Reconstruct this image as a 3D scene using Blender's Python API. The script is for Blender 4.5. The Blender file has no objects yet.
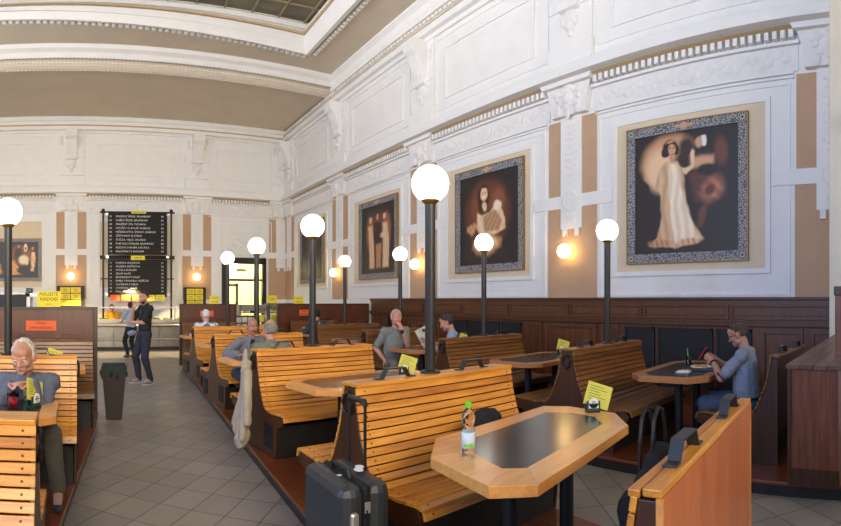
import bpy, bmesh, math, random
from mathutils import Vector, Matrix, noise, Euler
PI = math.pi
sc = bpy.context.scene
C = sc.collection
F, X0, YH, EYE = 538.0, 96.0, 300.0, 1.6
RW = 6.9                      # distance of the right wall

# ---------------------------------------------------------------- materials
def mat(name, col, rough=0.6, metal=0.0, noise_s=None, noise_a=0.12, bump=0.0, bump_s=40, emit=0, trans=0, ior=1.45, coat=0.0, stretch=None, spec=0.5):
    m = bpy.data.materials.new(name); m.use_nodes = True
    nt = m.node_tree; b = nt.nodes['Principled BSDF']
    col = tuple(col)
    b.inputs['Base Color'].default_value = (*col, 1)
    b.inputs['Roughness'].default_value = rough
    b.inputs['Metallic'].default_value = metal
    b.inputs['Specular IOR Level'].default_value = spec
    if trans: b.inputs['Transmission Weight'].default_value = trans; b.inputs['IOR'].default_value = ior
    if coat: b.inputs['Coat Weight'].default_value = coat; b.inputs['Coat Roughness'].default_value = 0.15
    if emit: b.inputs['Emission Color'].default_value = (*col, 1); b.inputs['Emission Strength'].default_value = emit
    if noise_s or bump:
        tc = nt.nodes.new('ShaderNodeTexCoord'); mp = nt.nodes.new('ShaderNodeMapping')
        nt.links.new(tc.outputs['Object'], mp.inputs['Vector'])
        if stretch: mp.inputs['Scale'].default_value = stretch
    if noise_s:
        n = nt.nodes.new('ShaderNodeTexNoise'); n.inputs['Scale'].default_value = noise_s; n.inputs['Detail'].default_value = 5
        nt.links.new(mp.outputs[0], n.inputs['Vector'])
        r = nt.nodes.new('ShaderNodeValToRGB')
        r.color_ramp.elements[0].position = 0.3; r.color_ramp.elements[1].position = 0.7
        r.color_ramp.elements[0].color = (*[c*(1-noise_a) for c in col], 1)
        r.color_ramp.elements[1].color = (*[min(1, c*(1+noise_a)) for c in col], 1)
        nt.links.new(n.outputs['Fac'], r.inputs[0]); nt.links.new(r.outputs[0], b.inputs['Base Color'])
    if bump:
        n2 = nt.nodes.new('ShaderNodeTexNoise'); n2.inputs['Scale'].default_value = bump_s; n2.inputs['Detail'].default_value = 4
        nt.links.new(mp.outputs[0], n2.inputs['Vector'])
        bp = nt.nodes.new('ShaderNodeBump'); bp.inputs['Strength'].default_value = bump; bp.inputs['Distance'].default_value = 0.01
        nt.links.new(n2.outputs['Fac'], bp.inputs['Height']); nt.links.new(bp.outputs[0], b.inputs['Normal'])
    return m

def wood(name, c1, c2, rough=0.4, along='x', grain=1.0, coat=0.2, plank=None):
    """varnished timber: long grain streaks; every board (mesh island) gets a slightly different tone"""
    m = bpy.data.materials.new(name); m.use_nodes = True
    nt = m.node_tree; b = nt.nodes['Principled BSDF']; L = nt.links.new
    tc = nt.nodes.new('ShaderNodeTexCoord'); mp = nt.nodes.new('ShaderNodeMapping')
    L(tc.outputs['Object'], mp.inputs['Vector'])
    s = {'x': (1.2, 14, 14), 'y': (14, 1.2, 14), 'z': (14, 14, 1.2)}[along]
    mp.inputs['Scale'].default_value = [q*grain for q in s]
    n = nt.nodes.new('ShaderNodeTexNoise'); n.inputs['Scale'].default_value = 2.0; n.inputs['Detail'].default_value = 6; n.inputs['Roughness'].default_value = 0.65
    L(mp.outputs[0], n.inputs['Vector'])
    geo = nt.nodes.new('ShaderNodeNewGeometry')
    ad = nt.nodes.new('ShaderNodeMath'); ad.operation = 'MULTIPLY_ADD'; ad.inputs[1].default_value = 0.22; ad.inputs[2].default_value = -0.11
    L(geo.outputs['Random Per Island'], ad.inputs[0])
    a2 = nt.nodes.new('ShaderNodeMath'); a2.operation = 'ADD'
    L(ad.outputs[0], a2.inputs[0]); L(n.outputs['Fac'], a2.inputs[1])
    r = nt.nodes.new('ShaderNodeValToRGB'); e = r.color_ramp.elements
    e[0].position = 0.25; e[0].color = (*c1, 1); e[1].position = 0.75; e[1].color = (*c2, 1)
    L(a2.outputs[0], r.inputs[0]); L(r.outputs[0], b.inputs['Base Color'])
    b.inputs['Roughness'].default_value = rough
    b.inputs['Coat Weight'].default_value = coat; b.inputs['Coat Roughness'].default_value = 0.25
    bp = nt.nodes.new('ShaderNodeBump'); bp.inputs['Strength'].default_value = 0.12; bp.inputs['Distance'].default_value = 0.004
    L(n.outputs['Fac'], bp.inputs['Height']); L(bp.outputs[0], b.inputs['Normal'])
    return m

def srgb(r, g, b): return tuple(((c/255)/12.92 if c/255 <= .04045 else ((c/255+.055)/1.055)**2.4) for c in (r, g, b))

M = {}
M['white_plaster'] = mat('white_plaster', srgb(236, 235, 232), .75, noise_s=3, noise_a=.025, bump=.05, bump_s=25)
M['relief_plaster'] = mat('relief_plaster', srgb(232, 230, 227), .8, noise_s=9, noise_a=.04, bump=.4, bump_s=16)
M['beige_paint'] = mat('beige_paint', srgb(224, 205, 176), .8, noise_s=2.5, noise_a=.04)
M['tan_paint'] = mat('tan_paint', srgb(194, 160, 130), .8, noise_s=2.5, noise_a=.05)
M['ceiling_paint'] = mat('ceiling_paint', srgb(206, 194, 174), .85, noise_s=1.2, noise_a=.05, bump=.1, bump_s=30)
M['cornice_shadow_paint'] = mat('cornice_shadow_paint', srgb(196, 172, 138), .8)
M['sky_glass'] = mat('skylight_glass', srgb(112, 102, 80), .3, noise_s=1.5, noise_a=.25)
M['bar'] = mat('glazing_bar', srgb(150, 136, 104), .6)
M['slat'] = wood('honey_slat_wood', srgb(172, 100, 26), srgb(248, 172, 66), .38, 'x')
M['slat_dim'] = wood('dimmed_slat_wood', srgb(80, 48, 18), srgb(144, 92, 38), .42, 'x')  # slat wood darkened, dim light of the right-hand rows put into its colour
M['border'] = wood('table_border_wood', srgb(214, 136, 62), srgb(246, 180, 98), .28, 'x', coat=.5)
M['border_dark'] = wood('dark_border_wood', srgb(150, 92, 48), srgb(190, 128, 74), .32, 'x', coat=.4)  # darker copy of the table border wood
M['screw'] = mat('dark_screw_head', srgb(88, 52, 26), .5)
M['end_wood'] = wood('end_panel_wood', srgb(48, 26, 12), srgb(86, 48, 22), .4, 'z')
M['panel'] = wood('wainscot_wood', srgb(66, 34, 17), srgb(118, 66, 36), .38, 'z', coat=.25)
M['panel_h'] = wood('wainscot_rail_wood', srgb(60, 31, 16), srgb(110, 61, 34), .38, 'y', coat=.25)
M['panel_bk'] = wood('partition_wood', srgb(74, 36, 20), srgb(108, 56, 31), .35, 'z', coat=.3)
M['panel_box'] = wood('reddish_box_wood', srgb(82, 44, 28), srgb(142, 84, 54), .36, 'z', coat=.3)
M['veneer'] = wood('orange_veneer', srgb(184, 98, 46), srgb(230, 136, 72), .33, 'z', grain=.6, coat=.4)
M['slab'] = wood('worn_plank_wood', srgb(66, 44, 32), srgb(112, 80, 58), .4, 'x', coat=.2)
M['platform'] = wood('platform_boards', srgb(84, 38, 16), srgb(140, 70, 32), .35, 'y', coat=.3)
M['kerb'] = mat('black_kerb', srgb(40, 38, 36), .45, noise_s=12, noise_a=.2)
M['black'] = mat('black_metal', srgb(34, 34, 34), .4, .2)
M['pole'] = mat('dark_pole_paint', srgb(50, 48, 44), .38, .3)
M['hook'] = mat('dark_grey_iron', srgb(58, 60, 62), .42, .4)
M['grille'] = mat('black_grille', srgb(26, 27, 30), .6)
M['inlay'] = mat('dark_laminate', srgb(50, 47, 46), .22, noise_s=7, noise_a=.3, coat=.3)
M['globe'] = mat('lit_opal_glass', (1, .95, .86), .3, emit=5.0)
M['sconce_globe'] = mat('lit_amber_glass', (1, .66, .24), .3, emit=9.0)
M['brass'] = mat('brass', srgb(190, 150, 60), .3, .8)
M['gilt'] = mat('gilt_edge', srgb(150, 118, 62), .4, .4)
M['steel'] = mat('brushed_steel', srgb(150, 146, 138), .32, .75, noise_s=6, noise_a=.08)
M['steel_l'] = mat('pale_steel', srgb(200, 196, 186), .3, .6)
M['glass'] = mat('clear_glass', (.95, .97, .96), .03, trans=1, ior=1.45)
M['thin_glass'] = mat('guard_glass', (.92, .95, .94), .05, trans=1, ior=1.05)
M['yellow'] = mat('yellow_card', srgb(212, 204, 76), .6)
M['yellow2'] = mat('yellow_paper', srgb(236, 214, 50), .6)
M['orange'] = mat('orange_paper', srgb(232, 98, 44), .6)
M['ink'] = mat('dark_ink', srgb(60, 50, 20), .7)
M['chalk'] = mat('white_chalk', srgb(225, 225, 218), .8)
M['slate'] = mat('black_slate', srgb(19, 18, 17), .75, noise_s=5, noise_a=.2)
M['green'] = mat('dark_green_plastic', srgb(12, 58, 46), .35)
M['white'] = mat('white_gloss', srgb(236, 236, 232), .35)
M['bag'] = mat('green_bin_liner', srgb(26, 48, 40), .35, bump=.5, bump_s=18)
M['bin'] = mat('dark_bin_plastic', srgb(44, 36, 30), .45)
M['case'] = mat('charcoal_shell', srgb(54, 58, 58), .42, noise_s=300, noise_a=.1, bump=.1, bump_s=250)
M['rubber'] = mat('black_rubber', srgb(22, 22, 23), .5)
M['zip'] = mat('black_zip_fabric', srgb(20, 20, 20), .8)
M['bottle'] = mat('bottle_plastic', (.93, .97, .98), .06, trans=1, ior=1.3)
M['lime'] = mat('lime_cap', srgb(110, 215, 40), .35)
M['label'] = mat('bottle_label', srgb(214, 232, 240), .5, noise_s=14, noise_a=.15)
M['door_black'] = mat('black_door_frame', srgb(38, 34, 28), .5)
M['lit_room'] = mat('cream_room_paint', srgb(240, 232, 178), .8)
M['tea'] = mat('red_tea', srgb(150, 16, 24), .15)
M['china'] = mat('white_china', srgb(238, 236, 228), .2)
M['food'] = mat('fried_food', srgb(196, 150, 84), .6, noise_s=30, noise_a=.3)
M['tray'] = mat('dark_tray', srgb(48, 46, 44), .4)
M['news'] = mat('newsprint', srgb(206, 206, 200), .8, noise_s=22, noise_a=.35)
M['coat'] = mat('pale_coat_cloth', srgb(172, 156, 132), .85, noise_s=8, noise_a=.1, bump=.3, bump_s=60)
M['blackcloth'] = mat('black_cloth', srgb(20, 20, 23), .8, bump=.4, bump_s=50)
M['cream_pier'] = mat('cream_painted_pier', srgb(228, 218, 196), .6, noise_s=2, noise_a=.05)
M['petal'] = mat('pale_petal_paint', srgb(190, 186, 180), .7)
M['red'] = mat('red_plastic', srgb(190, 24, 34), .35)

def floor_mat():
    m = bpy.data.materials.new('grey_floor_tiles'); m.use_nodes = True
    nt = m.node_tree; b = nt.nodes['Principled BSDF']; L = nt.links.new
    tc = nt.nodes.new('ShaderNodeTexCoord'); mp = nt.nodes.new('ShaderNodeMapping'); mp.vector_type = 'TEXTURE'
    mp.inputs['Location'].default_value = (.28, 4.37, 0); mp.inputs['Rotation'].default_value = (0, 0, math.radians(52.5))
    L(tc.outputs['Object'], mp.inputs['Vector'])
    br = nt.nodes.new('ShaderNodeTexBrick'); br.offset = 0; br.squash = 1
    br.inputs['Scale'].default_value = 1; br.inputs['Brick Width'].default_value = .378; br.inputs['Row Height'].default_value = .278
    br.inputs['Mortar Size'].default_value = .0045; br.inputs['Mortar Smooth'].default_value = .2
    br.inputs['Color1'].default_value = (*srgb(150, 134, 112), 1); br.inputs['Color2'].default_value = (*srgb(166, 149, 126), 1)
    br.inputs['Mortar'].default_value = (*srgb(78, 71, 64), 1)
    L(mp.outputs[0], br.inputs['Vector'])
    n = nt.nodes.new('ShaderNodeTexNoise'); n.inputs['Scale'].default_value = 2.2; n.inputs['Detail'].default_value = 6
    L(tc.outputs['Object'], n.inputs['Vector'])
    mx = nt.nodes.new('ShaderNodeMix'); mx.data_type = 'RGBA'; mx.blend_type = 'MULTIPLY'; mx.inputs[0].default_value = .45
    L(br.outputs['Color'], mx.inputs[6]); L(n.outputs['Color'], mx.inputs[7])
    hs = nt.nodes.new('ShaderNodeHueSaturation'); hs.inputs['Saturation'].default_value = .45; hs.inputs['Value'].default_value = 1.15
    L(mx.outputs[2], hs.inputs['Color']); L(hs.outputs[0], b.inputs['Base Color'])
    r = nt.nodes.new('ShaderNodeMapRange'); r.inputs[3].default_value = .28; r.inputs[4].default_value = .46
    L(n.outputs['Fac'], r.inputs[0]); L(r.outputs[0], b.inputs['Roughness'])
    bp = nt.nodes.new('ShaderNodeBump'); bp.inputs['Strength'].default_value = .3; bp.inputs['Distance'].default_value = .003; bp.invert = True
    L(br.outputs['Fac'], bp.inputs['Height']); L(bp.outputs[0], b.inputs['Normal'])
    return m
M['tiles'] = floor_mat()

def ornament_mat():
    m = bpy.data.materials.new('ornamental_border'); m.use_nodes = True
    nt = m.node_tree; b = nt.nodes['Principled BSDF']; L = nt.links.new
    tc = nt.nodes.new('ShaderNodeTexCoord')
    v = nt.nodes.new('ShaderNodeTexVoronoi'); v.inputs['Scale'].default_value = 26; v.feature = 'DISTANCE_TO_EDGE'
    L(tc.outputs['Object'], v.inputs['Vector'])
    r = nt.nodes.new('ShaderNodeValToRGB'); e = r.color_ramp.elements
    e[0].position = .08; e[0].color = (*srgb(84, 86, 96), 1); e[1].position = .2; e[1].color = (*srgb(186, 182, 178), 1)
    x = r.color_ramp.elements.new(.4); x.color = (*srgb(138, 138, 142), 1)
    L(v.outputs['Distance'], r.inputs[0]); L(r.outputs[0], b.inputs['Base Color']); b.inputs['Roughness'].default_value = .6
    return m
M['ornament'] = ornament_mat()

def vcol_mat():
    m = bpy.data.materials.new('sepia_print'); m.use_nodes = True
    nt = m.node_tree; b = nt.nodes['Principled BSDF']
    a = nt.nodes.new('ShaderNodeVertexColor'); a.layer_name = 'Col'
    nt.links.new(a.outputs['Color'], b.inputs['Base Color']); b.inputs['Roughness'].default_value = .45
    return m
M['print'] = vcol_mat()

# ---------------------------------------------------------------- mesh helpers
class MB:
    def __init__(s): s.bm = bmesh.new()
    def box(s, x0, y0, z0, x1, y1, z1, bev=0, mtx=None):
        v = [s.bm.verts.new(p) for p in ((x0,y0,z0),(x1,y0,z0),(x1,y1,z0),(x0,y1,z0),(x0,y0,z1),(x1,y0,z1),(x1,y1,z1),(x0,y1,z1))]
        f = [s.bm.faces.new([v[i] for i in q]) for q in ((0,3,2,1),(4,5,6,7),(0,1,5,4),(1,2,6,5),(2,3,7,6),(3,0,4,7))]
        if mtx is not None: bmesh.ops.transform(s.bm, matrix=mtx, verts=v)
        if bev: bmesh.ops.bevel(s.bm, geom=list({e for q in f for e in q.edges}), offset=bev, segments=2, affect='EDGES', profile=.5)
        return s
    def prism(s, pts, axis, a, b, bev=0):
        """polygon extruded along an axis: 'x' takes (y,z) points, 'y' (x,z), 'z' (x,y)"""
        def P(p, t): return {'x': (t, p[0], p[1]), 'y': (p[0], t, p[1]), 'z': (p[0], p[1], t)}[axis]
        A = [s.bm.verts.new(P(p, a)) for p in pts]; B = [s.bm.verts.new(P(p, b)) for p in pts]
        n = len(pts); fs = [s.bm.faces.new(A), s.bm.faces.new(B[::-1])]
        for i in range(n): fs.append(s.bm.faces.new((A[i], B[i], B[(i+1) % n], A[(i+1) % n])))
        bmesh.ops.recalc_face_normals(s.bm, faces=fs)
        if bev: bmesh.ops.bevel(s.bm, geom=list({e for q in fs for e in q.edges}), offset=bev, segments=2, affect='EDGES', profile=.5)
        return s
    def lathe(s, prof, c=(0,0,0), n=24, mtx=None, cap=True):
        rings = []
        for r, z in prof:
            rings.append([s.bm.verts.new((c[0]+r*math.cos(2*PI*i/n), c[1]+r*math.sin(2*PI*i/n), c[2]+z)) for i in range(n)])
        fs = []
        for a, b in zip(rings, rings[1:]):
            for i in range(n): fs.append(s.bm.faces.new((a[i], a[(i+1) % n], b[(i+1) % n], b[i])))
        if cap: fs.append(s.bm.faces.new(rings[0][::-1])); fs.append(s.bm.faces.new(rings[-1]))
        if mtx is not None: bmesh.ops.transform(s.bm, matrix=mtx, verts=[v for r in rings for v in r])
        return s
    def tube(s, pts, r, n=10, flat=None):
        pts = [Vector(p) for p in pts]; rings = []
        up = Vector((0, 0, 1))
        for i, p in enumerate(pts):
            t = ((pts[min(i+1, len(pts)-1)]-pts[max(i-1, 0)])).normalized()
            u = t.cross(up)
            if u.length < 1e-3: u = t.cross(Vector((0, 1, 0)))
            u.normalize(); w = u.cross(t).normalized()
            rr = r[i] if isinstance(r, (list, tuple)) else r
            a, b = (rr, rr) if not flat else (flat[0], flat[1])
            rings.append([s.bm.verts.new(p+u*math.cos(2*PI*k/n)*a+w*math.sin(2*PI*k/n)*b) for k in range(n)])
        fs = []
        for A, B in zip(rings, rings[1:]):
            for i in range(n): fs.append(s.bm.faces.new((A[i], A[(i+1) % n], B[(i+1) % n], B[i])))
        fs.append(s.bm.faces.new(rings[0][::-1])); fs.append(s.bm.faces.new(rings[-1]))
        bmesh.ops.recalc_face_normals(s.bm, faces=fs)
        return s
    def ell(s, c, r, rot=None, seg=20, rg=12):
        q = bmesh.ops.create_uvsphere(s.bm, u_segments=seg, v_segments=rg, radius=1)
        m = Matrix.Translation(c) @ (rot.to_matrix().to_4x4() if rot else Matrix()) @ Matrix.Diagonal((*r, 1))
        bmesh.ops.transform(s.bm, matrix=m, verts=q['verts']); return s
    def cone(s, a, b, ra, rb, flat=None, n=14):
        """round cone from a to b, optionally flattened along a direction: flat=(dir, factor)"""
        a, b = Vector(a), Vector(b); t = b-a; L = t.length
        t = t/L if L > 1e-6 else Vector((0, 0, 1))
        if flat: w = (flat[0]-t*flat[0].dot(t)).normalized(); u = t.cross(w)
        else: u = t.orthogonal().normalized(); w = u.cross(t)
        k = flat[1] if flat else 1
        prof = [(ra*math.sin(q), -ra*math.cos(q)) for q in (.35, .8, 1.2)] + [(ra, 0)] + [(ra+(rb-ra)*q, L*q) for q in (.33, .66)] + [(rb, L)] + [(rb*math.cos(q), L+rb*math.sin(q)) for q in (.4, .8, 1.2)]
        rings = [[s.bm.verts.new(a+t*z+u*(r*math.cos(2*PI*i/n))+w*(r*k*math.sin(2*PI*i/n))) for i in range(n)] for r, z in prof]
        fs = []
        for A, B in zip(rings, rings[1:]):
            for i in range(n): fs.append(s.bm.faces.new((A[i], A[(i+1) % n], B[(i+1) % n], B[i])))
        fs.append(s.bm.faces.new(rings[0][::-1])); fs.append(s.bm.faces.new(rings[-1]))
        bmesh.ops.recalc_face_normals(s.bm, faces=fs)
        return s
    def build(s, name, m, parent=None, smooth=False, mtx=None):
        me = bpy.data.meshes.new(name); s.bm.to_mesh(me); s.bm.free()
        if mtx is not None: me.transform(mtx)
        if smooth:
            for p in me.polygons: p.use_smooth = True
        me.materials.append(M[m] if isinstance(m, str) else m)
        o = bpy.data.objects.new(name, me); C.objects.link(o)
        if parent: o.parent = parent
        return o

def tag(o, label, cat, group=None, kind=None):
    o['label'] = label; o['category'] = cat
    if group: o['group'] = group
    if kind: o['kind'] = kind
    return o
def thing(name, label, cat, loc=(0,0,0), rz=0, group=None):
    o = bpy.data.objects.new(name, None); C.objects.link(o); o.location = loc; o.rotation_euler = (0, 0, rz)
    o.empty_display_size = .1
    return tag(o, label, cat, group)
def struct(o): o['kind'] = 'structure'; return o
def dup(root, loc, rz, label, group=None):
    r = root.copy(); C.objects.link(r); r.location = loc; r.rotation_euler = (0, 0, rz); r['label'] = label
    if group: r['group'] = group
    for ch in list(root.children):
        c = ch.copy(); C.objects.link(c); c.parent = r
        for g in list(ch.children):
            d = g.copy(); C.objects.link(d); d.parent = c
    return r
def remesh(bm_mb, name, m, parent, voxel=.01, smooth=2, wob=0, wobs=12):
    me = bpy.data.meshes.new('tmp'); bm_mb.bm.to_mesh(me); bm_mb.bm.free()
    o = bpy.data.objects.new('tmp', me); C.objects.link(o)
    r = o.modifiers.new('r', 'REMESH'); r.mode = 'VOXEL'; r.voxel_size = voxel
    if smooth: s = o.modifiers.new('s', 'SMOOTH'); s.iterations = smooth; s.factor = .5
    dg = bpy.context.evaluated_depsgraph_get(); dg.update()
    me2 = bpy.data.meshes.new_from_object(o.evaluated_get(dg)); me2.name = name
    bpy.data.objects.remove(o); bpy.data.meshes.remove(me)
    if wob:
        off = [(v.co.copy(), v.normal.copy()) for v in me2.vertices]
        for v, (co, nn) in zip(me2.vertices, off):
            k = noise.noise(Vector((co.x*wobs, co.y*wobs, co.z*wobs*.55)))+.5*noise.noise(co*wobs*2.3)
            v.co = co+nn*k*wob
    for p in me2.polygons: p.use_smooth = True
    me2.materials.clear(); me2.materials.append(M[m] if isinstance(m, str) else m)
    ob = bpy.data.objects.new(name, me2); C.objects.link(ob)
    if parent: ob.parent = parent
    return ob
def text(body, name, size, m, parent, loc, rot, align='CENTER', depth=.0015, space=1.0, line=1.0):
    cu = bpy.data.curves.new('txt', 'FONT'); cu.body = body; cu.size = size; cu.align_x = align; cu.align_y = 'CENTER'
    cu.extrude = depth; cu.space_character = space; cu.space_line = line; cu.resolution_u = 2
    o = bpy.data.objects.new('txt', cu); C.objects.link(o)
    dg = bpy.context.evaluated_depsgraph_get(); dg.update()
    me = bpy.data.meshes.new_from_object(o.evaluated_get(dg)); bpy.data.objects.remove(o)
    me.transform(Matrix.Translation(loc) @ Euler(rot).to_matrix().to_4x4())
    me.materials.clear(); me.materials.append(M[m]); me.name = name
    ob = bpy.data.objects.new(name, me); C.objects.link(ob)
    if parent: ob.parent = parent
    return ob
LWP = [115, 350, 300, 90]; LUP = [0, 70, 140, 90]; FWP = [185, 250, 85]; EXPO = 0.34
# ================================================================ ROOM SHELL
BM_, BC_ = .0597, 18.36                       # back wall: Y = 18.36 + 0.0597 X
def by(x, d=0): return BC_+BM_*x-d
WL = -8.6                                     # left wall
FY = -5.0                                     # wall behind the viewer
b = MB(); b.box(WL-.3, FY-.3, -.1, RW+.3, 19.4, 0); struct(b.build('floor', 'tiles'))
b = MB(); b.box(RW, FY-.3, 0, RW+.3, 19.2, 8.4); struct(b.build('wall_right', 'white_plaster'))
# back wall with the doorway (X 4.44..6.15, z 0..3.1)
def back_mat(o):
    o.location = (0, BC_, 0); o.rotation_euler = (0, 0, PI+math.atan(BM_)); return o
b = MB()
b.box(-7.2, -.25, 0, -6.10, 0, 8.4); b.box(-4.46, -.25, 0, 9, 0, 8.4); b.box(-6.10, -.25, 3.08, -4.46, 0, 8.4)
struct(back_mat(b.build('wall_back', 'white_plaster')))
# left wall with three tall windows, front wall with two: all outside the picture, they bring the daylight
def wall_with_holes(name, axis, at, a0, a1, z1, holes, th=.3):
    b = MB(); xs = sorted({a0, a1, *[h[0] for h in holes], *[h[1] for h in holes]})
    for p, q in zip(xs, xs[1:]):
        h = [k for k in holes if k[0] <= p and k[1] >= q]
        segs = [(0, z1)] if not h else [(0, h[0][2]), (h[0][3], z1)]
        for z0, zz in segs:
            if axis == 'x': b.box(at-th, p, z0, at, q, zz)
            else: b.box(p, at-th, z0, q, at, zz)
    return struct(b.build(name, 'white_plaster'))
LW = [(-3.6, -1.0, 3.2, 7.2), (.6, 3.2, 3.2, 7.2), (4.8, 7.4, 3.2, 7.2), (9.0, 11.6, 3.2, 7.2)]
FW = [(-6.5, -3.9, 2.6, 7.2), (-1.9, .7, 2.6, 7.2), (2.7, 5.3, 2.6, 7.2)]
wall_with_holes('wall_left', 'x', WL, FY-.3, 19.2, 8.4, LW)
wall_with_holes('wall_front', 'y', FY, WL, RW+.3, 8.4, FW)
for i, (a, c, z0, z1) in enumerate(LW+FW):
    b = MB(); left = i < len(LW)
    def bar(p, q, r, s_):
        if left: b.box(WL-.2, p, r, WL-.14, q, s_)
        else: b.box(p, FY-.2, r, q, FY-.14, s_)
    bar(a, c, z0, z0+.08); bar(a, c, z1-.08, z1); bar(a, a+.08, z0, z1); bar(c-.08, c, z0, z1)
    bar((a+c)/2-.03, (a+c)/2+.03, z0, z1); bar(a, c, (z0+z1)/2+.9, (z0+z1)/2+.97)
    struct(b.build('window_%d' % (i+1), 'white'))

# ---- ceiling: low bay along the back wall, raised field, framed skylight
def ring(name, m, prof_a, prof_b): pass
Zl, Zh, Zg = 7.72, 8.1, 8.9
def yb(x, y0): return y0+.062*x               # lines that run across the hall
b = MB()
b.bm.faces.new([b.bm.verts.new(p) for p in ((WL, yb(WL, 14.25), Zl), (RW, yb(RW, 14.25), Zl), (RW, 19.0, Zl), (WL, 18.6, Zl))])
b.bm.faces.new([b.bm.verts.new(p) for p in ((WL, yb(WL, 14.25), Zl+.6), (RW, yb(RW, 14.25), Zl+.6), (RW, 19.0, Zl+.6), (WL, 18.6, Zl+.6))])
SX0, SX1, SY0, SY1 = -7.0, 5.45, -1.5, 12.55     # skylight well
fy = lambda x: 12.44+.115*x
fy2 = lambda x: 12.85+.035*x
def quad(b, pts): b.bm.faces.new([b.bm.verts.new(p) for p in pts])
yA = lambda x: yb(x, 13.75)
quad(b, ((WL, FY, Zh), (SX0, FY, Zh), (SX0, yA(SX0), Zh), (WL, yA(WL), Zh)))
quad(b, ((SX1, FY, Zh), (RW, FY, Zh), (RW, yA(RW), Zh), (SX1, yA(SX1), Zh)))
quad(b, ((SX0, FY, Zh), (SX1, FY, Zh), (SX1, SY0, Zh), (SX0, SY0, Zh)))
quad(b, ((SX0, fy(SX0), Zh), (SX1, fy(SX1), Zh), (SX1, yA(SX1), Zh), (SX0, yA(SX0), Zh)))
struct(b.build('ceiling', 'ceiling_paint'))
def sweep(name, m, prof, x0, x1, yfun, smooth=False):
    """profile of (dy,z) points swept across the hall"""
    b = MB(); n = 12; rows = []
    for k in range(n+1):
        x = x0+(x1-x0)*k/n; rows.append([b.bm.verts.new((x, yfun(x)+dy, z)) for dy, z in prof])
    for A, B in zip(rows, rows[1:]):
        for i in range(len(prof)): 
            j = (i+1) % len(prof); b.bm.faces.new((A[i], B[i], B[j], A[j]))
    b.bm.faces.new(rows[0]); b.bm.faces.new(rows[-1][::-1]); bmesh.ops.recalc_face_normals(b.bm, faces=b.bm.faces[:])
    return struct(b.build(name, m))
y0 = lambda x: yb(x, 0)
# step between the low bay and the raised field: tan fascia with bead lines, then the white cove
sweep('trim_1', 'ceiling_paint', [(14.3, 7.66), (14.3, 8.3), (13.98, 8.3), (13.98, 7.98), (14.06, 7.9), (14.08, 7.72), (14.14, 7.66)], WL, RW, y0)
sweep('trim_2', 'white_plaster', [(13.98, 7.92), (13.98, 8.2), (13.6, 8.2), (13.62, 8.12), (13.7, 8.02), (13.82, 7.96), (13.9, 7.86)], WL, RW, y0)
for k, (yy, zz) in enumerate(((14.2, 7.655), (14.05, 7.79), (13.93, 7.86))):
    b = MB()
    for i in range(150):
        x = WL+(RW-WL)*i/150; b.box(x, y0(x)+yy-.012, zz-.010, x+.075, y0(x)+yy+.012, zz+.010)
    struct(b.build('trim_%d' % (3+k), 'white_plaster'))
# skylight well: leaf border, white steps, dark glazing
OC = [(SX0, fy(SX0)), (SX1, fy(SX1)), (SX1, SY0), (SX0, SY0)]
def well(name, m, prof, extra=0):
    """prof: (inset, z) swept round the skylight opening"""
    b = MB(); cx, cy = (SX0+SX1)/2, 5.5; rows = []
    def off(i, d):
        x, y = OC[i]; return (x-d if x > cx else x+d, y-d if y > cy else y+d)
    def off3(i, d, z):
        x, y = off(i, d); t = max(0, min(1, (z-8.1)/.6))
        if OC[i][1] > 5: y += (fy2(OC[i][0])-fy(OC[i][0]))*t
        return (x, y, z)
    for i in range(4): rows.append([b.bm.verts.new(off3(i, d, z)) for d, z in prof])
    for i in range(4):
        A, B = rows[i], rows[(i+1) % 4]
        for k in range(len(prof)-1): b.bm.faces.new((A[k], B[k], B[k+1], A[k+1]))
    bmesh.ops.recalc_face_normals(b.bm, faces=b.bm.faces[:])
    return struct(b.build(name, m))
well('trim_6', 'white_plaster', [(-.02, 8.1), (-.02, 8.03), (.10, 8.0), (.14, 8.1), (.17, 8.22), (.2, 8.42), (.16, 8.43)])
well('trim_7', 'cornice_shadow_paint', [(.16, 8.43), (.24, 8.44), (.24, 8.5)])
well('trim_8', 'white_plaster', [(.24, 8.5), (.10, 8.52), (.12, 8.6), (.02, 8.68), (.05, 8.8), (-.05, 8.88), (-.05, 8.95)])
b = MB(); R = random.Random(3)
for (xa, ya), (xb, yb_) in zip(OC, OC[1:]+OC[:1]):
    L = math.hypot(xb-xa, yb_-ya); n = int(L/.16); cx = -1 if xa > 0 else 1
    for i in range(n):
        t = (i+.5)/n; x = xa+(xb-xa)*t; y = ya+(yb_-ya)*t
        if abs(xb-xa) < .1: x += .16*(1 if xa > 0 else -1)
        else: y += .16*(1 if ya > 5 else -1)
        b.box(x-.05, y-.05, 8.035, x+.05, y+.05, 8.1, bev=.02)
struct(b.build('trim_9', 'relief_plaster'))
b = MB(); b.box(SX0-.5, SY0-.5, 8.9, SX1+.3, 13.7, 8.93); sk = struct(b.build('window_8', 'sky_glass'))
b = MB()
x = SX1-.12
while x > SX0: b.box(x-.02, SY0, 8.86, x+.02, 13.3, 8.9); x -= .72
y = 12.35
while y > SY0: b.box(SX0, y-.02, 8.86, SX1+.1, y+.02, 8.9); y -= .72
o = b.build('glazing_bars', 'bar', sk); struct(o)

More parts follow.
